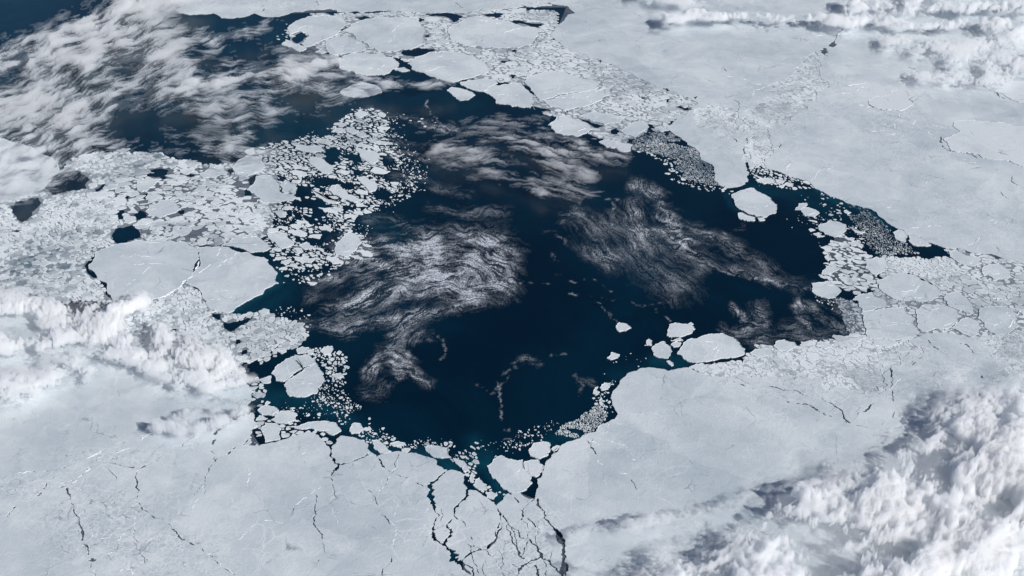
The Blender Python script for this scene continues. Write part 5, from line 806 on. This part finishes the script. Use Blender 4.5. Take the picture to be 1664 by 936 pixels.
for ar, c in plates:
    cx, cy = va[np.array(c).ravel()].mean(0)
    px, py = IP(cx, cy)
    if ar > 150:
        me, *_ = solid(V2, c, 0.07, -0.03, M_SHEET, 0.62, 'pack_ice')
        o = link('pack_ice', me, kind='structure', label='wide snow covered pack ice sheet, %s' % where(float(px), float(py)))
        sheet_objs.append(o)
    elif ar > 0.12:
        me, a, ax, ay = solid(V2, c, 0.066, -0.03, M_SHEET, 0.6 + 0.1 * rng.random(), 'ice_plate')
        small_plates.append((ar, me, float(px), float(py), float(ax.max() - ax.min())))
    else: SMALL_T.append(c)

# ------------------------------------------------------------------ floes traced one by one
def floe_mesh(name, pts, ztop, zbot, material, tone, lip=0.05, rough=0.12):
    g = np.array(to_ground(pts)); n = len(g)
    ar = np.sum(g[:, 0] * np.roll(g[:, 1], -1) - np.roll(g[:, 0], -1) * g[:, 1])
    if ar < 0: g = g[::-1]
    c = g.mean(0); g = g - c
    tg = np.roll(g, -1, 0) - np.roll(g, 1, 0); tg /= np.linalg.norm(tg, axis=1)[:, None] + 1e-9
    nrm = np.stack([-tg[:, 1], tg[:, 0]], 1)
    lp = min(lip, 0.10 * math.sqrt(abs(ar) / 2))
    inn = g + nrm * lp
    zz = ztop + 0.015 * nr.rand(n)
    verts = [(x, y, zbot) for x, y in g] + [(x, y, z_) for (x, y), z_ in zip(g, zz)] + [(x, y, ztop) for x, y in inn]
    faces = []
    rim = []
    for i in range(n):
        j = (i + 1) % n
        faces.append([i, j, n + j, n + i]); rim.append([i, j, n + j, n + i])
    faces += [[n + i, n + (i + 1) % n, 2 * n + (i + 1) % n, 2 * n + i] for i in range(n)]
    faces.append(list(range(2 * n, 3 * n)))
    tn = np.concatenate([np.full(n, tone), tone + 0.06 * nr.rand(n), np.full(n, tone)])
    # raised bright rim pushed up along the edge
    hb = 0.004 + 0.030 * nr.rand(n) * vnoise(np.arange(n) * 0.4, np.full(n, c[0]), 6)
    rv = [(x, y, z_ - 0.004) for (x, y), z_ in zip(g + nrm * lp * 0.12, zz)] + [(x, y, z_ + h_) for (x, y), z_, h_ in zip(g + nrm * lp * 0.45, zz, hb)] + [(x, y, ztop - 0.004) for x, y in g + nrm * lp * 0.95]
    rf = rim + [[n + i, n + (i + 1) % n, 2 * n + (i + 1) % n, 2 * n + i] for i in range(n)]
    rim_me = mesh('raised_rim', rv, rf, material, {'tone': np.full(3 * n, tone + 0.22), 'rough': np.zeros(3 * n)})
    return mesh(name, verts, faces, material, {'tone': tn, 'rough': np.full(3 * n, rough)}), c, rim_me
floe_polys = []; floe_objs = []
for k, (org, pts, tone, label) in enumerate(FLOES):
    pp = T(*org, pts)
    floe_polys.append(pp)
    size = max(p[0] for p in pp) - min(p[0] for p in pp)
    fp = rough_line(pp, True, max(2.4, size / 40), 0.095, r)
    me, c, rim_me = floe_mesh('ice_floe', fp, 0.062 + 0.012 * rng.random() + (0.03 if tone > 1 else 0), -0.03, M_FLOE, tone)
    o = link('ice_floe', me, label=label, category='ice floe'); o.location = (c[0], c[1], 0)
    floe_objs.append((o, pp))
    link('raised_rim', rim_me, parent=o)

# ------------------------------------------------------------------ fields of small floes
class Hash:
    def __init__(s, cell): s.c = cell; s.d = {}
    def add(s, x, y, q): s.d.setdefault((int(x // s.c), int(y // s.c)), []).append((x, y, q))
    def near(s, x, y, rad):
        c = s.c
        for i in range(int((x - rad) // c), int((x + rad) // c) + 1):
            for j in range(int((y - rad) // c), int((y + rad) // c) + 1):
                b = s.d.get((i, j))
                if b: yield from b
def clip(poly, nx, ny, t):
    out = []; n = len(poly)
    px, py = poly[-1]; dp = px * nx + py * ny - t
    for x, y in poly:
        d = x * nx + y * ny - t
        if (d <= 0) != (dp <= 0):
            f = dp / (dp - d); out.append((px + (x - px) * f, py + (y - py) * f))
        if d <= 0: out.append((x, y))
        px, py, dp = x, y, d
    return out
def chaikin(p, a=0.22):
    out = []; n = len(p)
    for i in range(n):
        x0, y0 = p[i]; x1, y1 = p[(i + 1) % n]
        out.append((x0 + (x1 - x0) * a, y0 + (y1 - y0) * a)); out.append((x1 + (x0 - x1) * a, y1 + (y0 - y1) * a))
    return out
def make_cells(zi, poly, size, gap, elong, ang, cover, r, patchy):
    pa = np.array(poly); x0, y0 = pa.min(0); x1, y1 = pa.max(0)
    ca, sa = math.cos(math.radians(ang)), math.sin(math.radians(ang))
    ps = pscale((y0 + y1) / 2)
    rmin, rmax = size[0] / 2 * ps, size[1] / 2 * ps
    gp = gap * ps
    nclass = 7
    hs = Hash(rmax * 1.2); seeds = []
    gpoly = np.array(to_ground(poly)); gx_, gy_ = gpoly[:, 0], gpoly[:, 1]
    area = abs(np.sum(gx_ * np.roll(gy_, -1) - np.roll(gx_, -1) * gy_)) / 2 / elong
    for k in range(nclass):
        rad = rmax * (rmin / rmax) ** (k / (nclass - 1))
        share = 0.13 if k < nclass - 1 else (2.6 if zi < NZ else 1.2)
        nt_ = int(area / (math.pi * rad * rad) * share) + 2
        qx = nr.uniform(x0, x1, nt_ * 2); qy = nr.uniform(y0, y1, nt_ * 2)
        ok = inpoly(qx, qy, poly)
        for q in ZONES[zi + 1:NZ]: ok &= ~inpoly(qx, qy, q[0])
        for q in POOLS: ok &= ~inpoly(qx, qy, q)
        for q in floe_polys:
            if max(p[0] for p in q) < x0 or min(p[0] for p in q) > x1: continue
            ok &= ~inpoly(qx, qy, q)
        qx, qy = qx[ok], qy[ok]
        X_, Y_ = P(qx, qy)
        U = (X_ * ca + Y_ * sa) / elong; W = -X_ * sa + Y_ * ca
        for u, v_ in zip(U.tolist(), W.tolist()):
            good = True
            for a, b_, q in hs.near(u, v_, (rad + rmax) * 0.93):
                rr = (rad + q[0]) * 0.90
                if (a - u) ** 2 + (b_ - v_) ** 2 < rr * rr: good = False; break
            if good:
                q = (rad, len(seeds)); hs.add(u, v_, q); seeds.append((u, v_, rad))
    out = []
    sa_ = np.array(seeds) if seeds else np.zeros((0, 3)); pat = fbm(sa_[:, 0] * elong * 0.35, sa_[:, 1] * 0.35, 90, 3)
    soft = ZONES[zi][8] in ('brash', 'lead') and ZONES[zi][5][1] < 0.8
    if (zi >= NZ or soft) and len(seeds):
        ux = sa_[:, 0] * elong; fx_, fy_ = IP(ux * ca - sa_[:, 1] * sa, ux * sa + sa_[:, 1] * ca); fe = np.clip(polydist(fx_, fy_, poly) / 30.0, 0.08, 1)
    for i, (u, v_, rad) in enumerate(seeds):
        if zi >= NZ and r.random() > cover * 1.5 * fe[i]: continue
        if soft and r.random() > 0.35 + 3.0 * fe[i]: continue
        R = rad * 1.75
        ph = r.random() * 6.28
        if patchy:
            poly_ = []
            for k in range(6):
                an_ = ph + k * 1.047 + r.uniform(-.3, .3); rr_ = R * r.uniform(.62, 1.05); poly_.append((rr_ * math.cos(an_), rr_ * math.sin(an_)))
        else: poly_ = [(R * math.cos(ph + k * 0.785), R * math.sin(ph + k * 0.785)) for k in range(8)]
        for a, b_, q in hs.near(u, v_, rad * 1.8 + rmax):
            if q[1] == i: continue
            dx, dy = a - u, b_ - v_; d = math.hypot(dx, dy)
            if d > rad * 1.8 + q[0] * 1.8: continue
            t_ = (d * d + rad * rad - q[0] * q[0]) / (2 * d)
            h_ = ((i * 73856093) ^ (q[1] * 73856093)) % 1000 / 1000.0
            t_ -= gp * (-0.25 if h_ < (0.12 if patchy else 0.4) else (0.25 + 0.75 * h_ if patchy else 1.7 * h_ - 0.55))
            if t_ >= R: continue
            poly_ = clip(poly_, dx / d, dy / d, t_)
            if len(poly_) < 3: break
        if len(poly_) < 3 or r.random() > cover: continue
        if patchy:
            if pat[i] < 0.24 + 0.25 * (1 - cover): continue
        p = chaikin(poly_, 0.14 if patchy else 0.2)
        if rad > rmin * 1.6:
            q_ = []
            for k in range(len(p)):
                (xa, ya), (xb, yb) = p[k], p[(k + 1) % len(p)]; l_ = math.hypot(xb - xa, yb - ya)
                q_.append((xa, ya))
                if l_ > rad * 0.35: d_ = r.gauss(0, .09) * l_; q_.append(((xa + xb) / 2 + (yb - ya) / l_ * d_, (ya + yb) / 2 - (xb - xa) / l_ * d_))
            p = q_
        g = []
        for x, y in p:
            x += u; y += v_; x *= elong
            g.append((x * ca - y * sa, x * sa + y * ca))
        out.append(g)
    return out
cells_all = []
for poly_s, tone_s in SKIN:
    v2, tr = cut_sheet([poly_s], [], 0)
    used = sorted({i for f in tr for i in f}); idx = {u_: k for k, u_ in enumerate(used)}
    link('young_ice', mesh('young_ice', [(v2[u_][0], v2[u_][1], 0.006) for u_ in used], [[idx[i] for i in f] for f in tr], M_YOUNG, {'tone': np.full(len(used), tone_s)}), kind='stuff', label='grey new ice skinning the leads in the pack')
NZ = len(ZONES)
ZONES += FINE
young_objs = []
for zi, (poly, size, gap, elong, ang, tone, young, cover, key) in enumerate(ZONES):
    if cover <= 0: continue
    rp = poly if len(poly) > 60 else rough_line(poly, True, 9.0, 0.07, r)
    for g in make_cells(zi, rp, size, gap, elong, ang, cover, r, young is None):
        cells_all.append((g, tone, key))
    if young is not None:
        later = [q[0] for q in ZONES[zi + 1:NZ] if q[8] == key and q[6] is None]
        v2, tr = cut_sheet([rp], pools + later, 8.0)
        if tr:
            used = sorted({i for f in tr for i in f}); idx = {u_: k for k, u_ in enumerate(used)}
            z_ = 0.010 + 0.0006 * zi
            me = mesh('young_ice', [(v2[u_][0], v2[u_][1], z_) for u_ in used], [[idx[i] for i in f] for f in tr], M_YOUNG, {'tone': np.full(len(used), young)})
            young_objs.append((link('young_ice', me, kind='stuff'), key))
floe_box = {id(q): (min(p[0] for p in q), max(p[0] for p in q), min(p[1] for p in q), max(p[1] for p in q)) for q in floe_polys}
floe_cen = {id(q): np.array(to_ground(q)).mean(0) for q in floe_polys}
pool_box = [(q, (min(p[0] for p in q), max(p[0] for p in q), min(p[1] for p in q), max(p[1] for p in q))) for q in POOLS]
info = []
for g, tone, key in cells_all:
    a = np.array(g); c = a.mean(0)
    nx = vnoise(a[:, 0] * 2.3, a[:, 1] * 2.3, 31) - 0.5; ny = vnoise(a[:, 0] * 2.3 + 50, a[:, 1] * 2.3, 32) - 0.5
    sz = math.sqrt(max(1e-6, abs(np.sum(a[:, 0] * np.roll(a[:, 1], -1) - np.roll(a[:, 0], -1) * a[:, 1])) / 2))
    a = a + np.stack([nx, ny], 1) * min(0.5, sz * 0.5) + nr.normal(0, 0.02 * sz, a.shape)
    s = np.sum(a[:, 0] * np.roll(a[:, 1], -1) - np.roll(a[:, 0], -1) * a[:, 1])
    if s < 0: a = a[::-1]
    px, py = IP(a[:, 0], a[:, 1])
    bx0, bx1, by0, by1 = float(px.min()), float(px.max()), float(py.min()), float(py.max())
    drop = False
    for q, qb in pool_box:
        if bx1 < qb[0] or bx0 > qb[1] or by1 < qb[2] or by0 > qb[3]: continue
        if inpoly(px, py, q).mean() > 0.28: drop = True; break
    if drop: continue
    for q in floe_polys:                      # keep a narrow lead open round the traced floes
        qb = floe_box[id(q)]
        if bx1 < qb[0] or bx0 > qb[1] or by1 < qb[2] or by0 > qb[3]: continue
        for it in range(5):
            if not inpoly(px, py, q).any(): break
            m_ = a.mean(0); qc = floe_cen[id(q)]; dv_ = m_ - qc; dv_ = dv_ / (np.linalg.norm(dv_) + 1e-9)
            a = m_ + (a - m_) * 0.84 + dv_ * 0.03
            px, py = IP(a[:, 0], a[:, 1])
    info.append((float((px.max() - px.min()) * (py.max() - py.min())), a, tone, key, float(px.mean()), float(py.mean()), sz))
def cell_geo(a, sz, tone, r):
    n = len(a); c = a.mean(0)
    zt = 0.026 + 0.022 * r.random() + 0.004 * min(1, sz)
    tn = tone[0] + (tone[1] - tone[0]) * r.random() ** 0.8
    dx, dy = r.gauss(0, .004), r.gauss(0, .004)
    inn = c + (a - c) * (0.80 if sz < 0.6 else 0.88)
    co = np.zeros((3 * n, 3))
    co[:n, :2] = a; co[:n, 2] = -0.02
    co[n:2 * n, :2] = c + (a - c) * 0.985; co[n:2 * n, 2] = zt + 0.012 * nr.rand(n) + (a[:, 0] - c[0]) * dx + (a[:, 1] - c[1]) * dy
    co[2 * n:, :2] = inn; co[2 * n:, 2] = zt + 0.002 + (inn[:, 0] - c[0]) * dx + (inn[:, 1] - c[1]) * dy
    at = np.concatenate([np.full(n, tn), tn + (0.10 + 0.35 * nr.rand(n)) * min(1.0, tn * 1.2), np.full(n, tn)])
    f = []
    for i in range(n):
        j = (i + 1) % n
        f.append([i, j, n + j, n + i]); f.append([n + i, n + j, 2 * n + j, 2 * n + i])
    f.append(list(range(2 * n, 3 * n)))
    return co, f, at
info.sort(key=lambda q: -q[0])
vis = [q for q in info if -5 < q[4] < 1670 and -5 < q[5] < 940]
chosen = set(id(q) for q in vis[:N_SINGLE])
FIELD_WORDS = {'left': 'left rubble pack', 'west': 'rubble below the huge grey floes', 'corner': 'pack above the split floe', 'field': 'loose field left of open water',
 'shore': 'lower shore brash', 'band': 'diagonal rubble band at upper right', 'slick': 'lower right shore brash', 'belt': 'upper shore belt', 'brash': 'dark upper shore brash', 'inlet': 'upper right inlet',
 'lead': 'brown brash lead', 'cluster': 'cluster right of open sea', 'east': 'right edge pack', 'south east': 'pack edge below right shore'}
bulk_v, bulk_f, bulk_t = [], [], []; nv = 0
bulk = dict()
for q in info:
    _, a, tone, key, px, py, sz = q
    co, f, at = cell_geo(a, sz, tone, rng)
    if id(q) in chosen:
        c = a.mean(0); co[:, 0] -= c[0]; co[:, 1] -= c[1]
        me = mesh('ice_floe', co.tolist(), f, M_RUBBLE, {'tone': at, 'rough': np.zeros(len(at))})
        o = link('ice_floe', me, category='ice floe'); o.location = (c[0], c[1], 0)
        floe_small.append((o, key, px, py, q[0], float(at[0])))
    else:
        b = bulk.setdefault('all', [[], [], [], 0])
        b[0].append(co); b[1].extend([[i + b[3] for i in ff] for ff in f]); b[2].append(at); b[3] += len(co)
for c in SMALL_T:
    used = sorted({i for f in c for i in f}); idx = {u_: k for k, u_ in enumerate(used)}
    b = bulk['all']
    co = np.array([(V2[u_][0], V2[u_][1], 0.06) for u_ in used])
    ff = [[idx[i] for i in f] for f in c]
    b[0].append(co); b[1].extend([[i + b[3] for i in f] for f in ff]); b[2].append(np.full(len(co), .8)); b[3] += len(co)
for key, b in bulk.items():
    at = np.concatenate(b[2])
    link('brash_ice', mesh('brash_ice', np.concatenate(b[0]).tolist(), b[1], M_RUBBLE, {'tone': at, 'rough': np.zeros(len(at))}), kind='stuff', label='countless small pieces of white and grey brash ice')

# plates split off the sheets by leads
for k, (ar, me, px, py, wd) in enumerate(small_plates):
    o = link('ice_plate', me, category='ice floe')
    floe_plate.append((o, px, py, ar))
print('CELLS', len(info), 'PLATES', len(small_plates), 'SMALL', len(SMALL_T), 'SHEETS', len(sheet_objs))
# ------------------------------------------------------------------ labels of the small floes: by place, told apart by row and neighbour
def ordinal(n):
    w_ = ['first', 'second', 'third', 'fourth', 'fifth', 'sixth', 'seventh', 'eighth', 'ninth', 'tenth', 'eleventh', 'twelfth', 'thirteenth', 'fourteenth', 'fifteenth', 'sixteenth', 'seventeenth', 'eighteenth', 'nineteenth', 'twentieth']
    return w_[n] if n < len(w_) else '%dth' % (n + 1)
for o, key in young_objs: o['label'] = 'grey young ice in the ' + FIELD_WORDS[key]
groups = {}
for it in floe_small: groups.setdefault(it[1], []).append(it)
for key, lst in groups.items():
    lst.sort(key=lambda q: q[3])
    rows = max(1, min(6, int(round(len(lst) / 9.0 + 0.4))))
    per = math.ceil(len(lst) / rows)
    rn = {1: [''], 2: ['upper half', 'lower half'], 3: ['top third', 'middle third', 'bottom third'], 4: ['top row', 'second row', 'third row', 'bottom row'],
          5: ['top row', 'second row', 'middle row', 'fourth row', 'bottom row'], 6: ['top row', 'second row', 'third row', 'fourth row', 'fifth row', 'bottom row']}[rows]
    for k in range(rows):
        row = sorted(lst[k * per:(k + 1) * per], key=lambda q: q[2])
        for i, (o, _, px, py, big, tn) in enumerate(row):
            look = 'grey' if tn < 0.6 else 'pale' if tn < 0.85 else 'white'
            o['label'] = ('%s floe in the %s, %s%s from left' % (look, FIELD_WORDS[key], (rn[k] + ', ') if rn[k] else '', ordinal(i)))
            o['group'] = 'floes in the ' + FIELD_WORDS[key]
bywhere = {}
for it in floe_plate: bywhere.setdefault(where(it[1], it[2]), []).append(it)
for wh, lst in bywhere.items():
    lst.sort(key=lambda q: q[1])
    for i, (o, px, py, ar) in enumerate(lst):
        size = 'broad' if ar > 12 else 'mid sized' if ar > 2 else 'small'
        o['label'] = '%s ice plate between leads, %s, %s from the left there' % (size, wh, ordinal(i)) if len(lst) > 1 else '%s ice plate cut off by leads, %s' % (size, wh)
        o['group'] = 'plates cut off by leads'

# ------------------------------------------------------------------ snow ridges, each a part of the sheet or floe it stands on
def host_of(px, py):
    for o, pp in floe_objs:
        if inpoly(np.array([px]), np.array([py]), pp)[0]: return o
    best = None
    for o in sheet_objs: best = best or o
    x, y = P(px, py)
    bd = 1e9
    for o in sheet_objs + [q[0] for q in floe_plate]:
        co = np.empty(len(o.data.vertices) * 3, np.float32); o.data.vertices.foreach_get('co', co); co = co.reshape(-1, 3)
        d = np.min((co[:, 0] - x) ** 2 + (co[:, 1] - y) ** 2)
        if d < bd: bd, best = d, o
    return best
def ridge(pp, wd, host):
    mid = pp[len(pp) // 2]
    fl = rough_line(pp, False, 4.0, 0.10, r)
    g = to_ground(fl); ps = pscale(mid[1]); n = len(g)
    verts, faces, att = [], [], []
    nvz = vnoise(np.arange(n) * 0.7 + r.random() * 90, np.zeros(n), 5)
    last = None
    for i in range(n):
        a = g[max(i - 1, 0)]; c = g[min(i + 1, n - 1)]
        dx, dy = c[0] - a[0], c[1] - a[1]; l = math.hypot(dx, dy) + 1e-9
        w_ = ps * wd * (0.25 + 0.55 * max(0, nvz[i] * 1.6 - 0.25)) * (0.6 + 0.8 * r.random()); h_ = 0.28 * w_ * (0.5 + r.random())
        k = len(verts)
        zb = 0.070
        x, y = g[i]; off = r.gauss(0, .25) * w_
        verts += [(x - dy / l * w_, y + dx / l * w_, zb - 0.012), (x - dy / l * off, y + dx / l * off, zb + h_ + 0.006), (x + dy / l * w_, y - dx / l * w_, zb - 0.012)]
        if i and nvz[i] > 0.36:
            faces += [[k - 3, k, k + 1, k - 2], [k - 2, k + 1, k + 2, k - 1]]
    if not faces: return
    runs = [[faces[0], faces[1]]]               # keep the longest unbroken run: one ridge, one mesh
    for k in range(2, len(faces), 2):
        if faces[k][0] == faces[k - 2][1]: runs[-1] += faces[k:k + 2]
        else: runs.append(faces[k:k + 2])
    for fr in sorted(runs, key=len)[::-1][:3]: ridge_piece(verts, fr, host)
def ridge_piece(verts, faces, host):
    used = sorted({i for f in faces for i in f}); idx = {u_: k for k, u_ in enumerate(used)}
    verts = [verts[u_] for u_ in used]; faces = [[idx[i] for i in f] for f in faces]
    me = mesh('pressure_ridge', verts, faces, M_RIDGE)
    o = link('pressure_ridge', me, parent=host)
    if host.location.length > 0:
        for v_ in me.vertices: v_.co -= host.location
for org, pts, wd in RIDGES:
    pp = T(*org, pts); ridge(pp, wd, host_of(*pp[len(pp) // 2]))

# faint snow drifts and healed cracks on the larger floes
for (o, pp) in floe_objs:
    a = np.array(pp); wd = np.ptp(a[:, 0]); 
    if wd < 26: continue
    for k in range(1 + int(wd > 45) + int(wd > 90) * 2):
        for tr_ in range(12):
            p0 = (r.uniform(a[:, 0].min(), a[:, 0].max()), r.uniform(a[:, 1].min(), a[:, 1].max())); an = r.uniform(0, 3.14); ln = wd * r.uniform(.18, .4)
            p1 = (p0[0] + math.cos(an) * ln, p0[1] + math.sin(an) * ln * 0.5)
            xs_ = np.linspace(p0[0], p1[0], 8); ys_ = np.linspace(p0[1], p1[1], 8)
            if inpoly(xs_, ys_, pp).all(): break
        else: continue
        ridge([p0, ((p0[0] + p1[0]) / 2 + r.gauss(0, .06) * ln, (p0[1] + p1[1]) / 2 + r.gauss(0, .04) * ln), p1], r.uniform(.35, .7), o)

# ------------------------------------------------------------------ frazil streaks on the open water
def stroke_field(GX, GY, strokes):
    S = np.zeros(GX.shape); vx = np.zeros(GX.shape); vy = np.zeros(GX.shape); wsum = np.full(GX.shape, 1e-6)
    for pts, wd, am in strokes:
        best = np.zeros(GX.shape)
        for i in range(len(pts) - 1):
            ax, ay = pts[i]; bx, by = pts[i + 1]; ex, ey = bx - ax, by - ay; l = math.hypot(ex, ey) + 1e-9
            t_ = np.clip(((GX - ax) * ex + (GY - ay) * ey) / (l * l), 0, 1)
            d2 = (GX - ax - t_ * ex) ** 2 + ((GY - ay - t_ * ey) * 1.25) ** 2
            g = np.exp(-d2 / (wd * wd))
            best = np.maximum(best, g)
            wq = np.exp(-d2 / (4 * wd * wd + 60)) * (0.3 + am)
            sg = 1 if ex >= 0 else -1
            vx += wq * ex / l * sg; vy += wq * ey / l * sg; wsum += wq
        S = S + am * best * (1 - np.clip(S, 0, 1) * 0.75)
    return S, vx / wsum, vy / wsum
def lic(tex, vx, vy, L):
    ny, nx = tex.shape
    J, I = np.meshgrid(np.arange(nx, dtype=float), np.arange(ny, dtype=float))
    acc = tex.copy(); cnt = 1.0
    for sg in (1, -1):
        x, y = J.copy(), I.copy()
        for k in range(L):
            xi = np.clip(x.round().astype(int), 0, nx - 1); yi = np.clip(y.round().astype(int), 0, ny - 1)
            x = x + sg * vx[yi, xi]; y = y + sg * vy[yi, xi]
            xi = np.clip(x.round().astype(int), 0, nx - 1); yi = np.clip(y.round().astype(int), 0, ny - 1)
            w_ = 1 - k / (L + 1); acc += w_ * tex[yi, xi]; cnt += w_
    return acc / cnt
def norm01(a):
    lo, hi = np.percentile(a, 2), np.percentile(a, 98); return np.clip((a - lo) / (hi - lo), 0, 1)
ST = 1.3
FRAZIL = [(p_, w_ * (1.55 if w_ > 3 else 1.0), a_ * (0.62 if w_ > 3 else 0.55)) for p_, w_, a_ in FRAZIL]
GX, GY = np.meshgrid(np.arange(480, 1420, ST), np.arange(150, 735, ST))
WX = GX + 34 * (fbm(GX / 40, GY / 26, 101, 5, 0.6) - 0.5); WY = GY + 22 * (fbm(GX / 40, GY / 26, 111, 5, 0.6) - 0.5)
S, vx, vy = stroke_field(WX, WY, [q_ for q_ in FRAZIL if q_[1] > 3])
S1, vx1, vy1 = stroke_field(WX, WY, [(p_, w_ * 0.75, a_) for p_, w_, a_ in FRAZIL if w_ <= 3])
S1 = S1 * sstep(0.36, 0.60, fbm(GX / 4.5, GY / 3.2, 171, 3, 0.6)) * sstep(0.22, 0.48, fbm(GX / 22, GY / 15, 181, 2)) * 1.2
ph = fbm(GX / 38, GY / 24, 41, 4) * 12.6
e = 1.5
cxn = (fbm(GX / 40, GY / 26 + 0.05, 44, 4) - fbm(GX / 40, GY / 26 - 0.05, 44, 4)) * 40
cyn = -(fbm(GX / 40 + 0.05, GY / 26, 44, 4) - fbm(GX / 40 - 0.05, GY / 26, 44, 4)) * 24
vx = vx + 0.32 * np.clip(cxn, -2, 2); vy = vy + 0.32 * np.clip(cyn, -2, 2)
l = np.hypot(vx, vy) + 0.15; vx, vy = vx / l, vy / l
wn = np.random.RandomState(4).rand(*GX.shape)
f1 = norm01(lic(wn, vx, vy, 22)); f2 = norm01(lic(norm01(fbm(GX / 7, GY / 5, 51, 3)), vx, vy, 22)); f3 = norm01(fbm(GX / 26, GY / 15, 61, 5, 0.6))
warp = np.clip(S * (0.28 + 1.25 * f3), 0, 1.3)
fil = 0.42 * f1 + 0.58 * f2
f4 = norm01(lic(wn[::-1], vx, vy, 5))
fil = norm01(0.52 * f1 + 0.26 * f2 + 0.22 * f4)
cover = np.clip(warp, 0, 1.1) * (0.05 + 1.10 * sstep(0.40, 0.80, fil + 0.12 * warp))
rdg = (1 - np.abs(2 * norm01(lic(fbm(GX / 11, GY / 7, 191, 3, 0.6), vx, vy, 30)) - 1)) ** 7
cover = np.clip(cover + 0.38 * rdg * np.clip(warp * 1.3, 0, 1) + S1, 0, 0.92)
keepq = grid_faces(*GX.shape)
cf = cover.ravel()
keepq = keepq[(cf[keepq].max(1) > 0.012)]
X, Y = P(GX, GY)
co = np.stack([X, Y, np.full(X.shape, 0.006)], -1).reshape(-1, 3)
used = np.unique(keepq); remap = np.full(len(co), -1); remap[used] = np.arange(len(used))
link('frazil_ice', fast_mesh('frazil_ice', co[used], remap[keepq], M_FRAZIL, {'cover': cf[used]}), kind='stuff', label='wispy swirls of frazil and brash ice drifting on the dark open water')

# ------------------------------------------------------------------ clouds: solid bodies of scattering droplets, thick where the photograph shows them dense
for cd in CLOUDS:
    x0, y0, x1, y1 = cd['box']; st = cd['step']
    GX, GY = np.meshgrid(np.arange(x0, x1, st), np.arange(y0, y1, st * 0.72))
    fq = cd['freq']
    wq = cd['warp']; WX = GX + 1.5 * wq * fq * (fbm(GX / fq / 1.3, GY / fq / 0.8, cd['seed'] + 130, 5, 0.6) - 0.5); WY = GY + 0.9 * wq * fq * (fbm(GX / fq / 1.3, GY / fq / 0.8, cd['seed'] + 140, 5, 0.6) - 0.5)
    S, vx, vy = stroke_field(WX, WY, cd['strokes'])
    if 'fill' in cd:
        d = polydist(GX, GY, cd['fill']); ins = inpoly(GX, GY, cd['fill'])
        d = np.where(ins, d, -d) + 60 * (fbm(GX / 60, GY / 50, cd['seed'] + 70, 4) - 0.5)
        S = S + 0.75 * sstep(-cd['soft'], cd['soft'] * 2.2, d)
    cu = lambda ax, ay: fbm((GX + ax) / (fq * 1.1), (GY + ay) / (fq * 0.75), cd['seed'] + 160, 4, 0.6)
    kx = (cu(0, 2) - cu(0, -2)) * fq * 0.8; ky = -(cu(2, 0) - cu(-2, 0)) * fq * 0.8
    ck = 0.22 if cd.get('streak') else 0.55
    vx = vx + ck * np.clip(kx, -1.5, 1.5); vy = vy + ck * np.clip(ky, -1.5, 1.5)
    l = np.hypot(vx, vy) + 1e-3; vx, vy = vx / l, vy / l
    fq = cd['freq']
    wx = GX + 0.5 * fq * (fbm(GX / fq, GY / fq, cd['seed'] + 40, 3) - 0.5); wy = GY + 0.5 * fq * (fbm(GX / fq, GY / fq, cd['seed'] + 45, 3) - 0.5)
    n1 = norm01(lic(fbm(wx / fq, wy / fq * 1.4, cd['seed'], 7, cd.get('gain', .62)), vx, vy / 0.72, cd['L']))
    n2 = norm01(1 - np.abs(2 * fbm(wx / fq * 3.2, wy / fq * 4.6, cd['seed'] + 9, 5, 0.68) - 1) + 0.6 * fbm(wx / fq * 8, wy / fq * 11, cd['seed'] + 29, 3, 0.7))
    if cd.get('streak'): n2 = norm01(lic(n2, vx, vy / 0.72, 9))
    bil = 1 - np.abs(2 * fbm(wx / fq * 2.2, wy / fq * 3, cd['seed'] + 20, 6, 0.62) - 1)
    S = S * cd.get('amp', 1.0)
    fn = cd.get('fine', .08)
    n3 = norm01(lic(np.random.RandomState(cd['seed']).rand(*GX.shape), vx, vy / 0.72, max(3, cd['L'] // 3)))
    n = norm01(0.46 * n1 + cd.get('w2', 0.30) * n2 + (0.05 if fn > .15 else 0.10 if fn > .1 else 0.22) * norm01(bil) + fn * n3)
    c = np.clip(S, 0, 1.15) * (cd['base'] + (1 - cd['base']) * sstep(cd['lo'], cd['hi'], n + 0.22 * (np.clip(S, 0, 1.1) - 0.5)))
    edge = np.minimum(np.minimum(GX - x0, x1 - GX), np.minimum(GY - y0, y1 - GY)); c = c * sstep(0, 30, edge)
    md = cd.get('mod', 0.0)
    th = cd['thick'] * c * (0.70 + 0.30 * norm01(bil)) * (1 - md + 2 * md * (0.55 * n3 + 0.45 * n2))
    q = grid_faces(*GX.shape); tf = th.ravel(); q = q[tf[q].max(1) > 0.012]
    tf = np.maximum(tf, 0.003)
    X, Y = P(GX, GY, cd['z'])
    X, Y = X.ravel(), Y.ravel()
    used = np.unique(q); remap = np.full(len(tf), -1); nu = len(used); remap[used] = np.arange(nu)
    zb = cd['z'] - 0.22 * tf + 0.1 * (fbm(GX / 90, GY / 70, 77, 2).ravel() - .5); zt = zb + tf
    co = np.concatenate([np.stack([X, Y, zt], -1)[used], np.stack([X, Y, zb], -1)[used]])
    top = remap[q]; bot = top[:, ::-1] + nu
    E = np.concatenate([top[:, [k, (k + 1) % 4]] for k in range(4)])
    keyf = E[:, 0].astype(np.int64) * 10000000 + E[:, 1]; keyr = E[:, 1].astype(np.int64) * 10000000 + E[:, 0]
    be = E[~np.isin(keyf, keyr)]
    wall = np.stack([be[:, 1], be[:, 0], be[:, 0] + nu, be[:, 1] + nu], -1)
    me = fast_mesh('cloud', co, np.concatenate([top, bot, wall]), cloud_material('cloud_droplets', cd['dens'], cd.get('col', (1.0, 1.0, 1.0))), smooth=True)
    link('cloud', me, label=cd['label'], category='cloud')
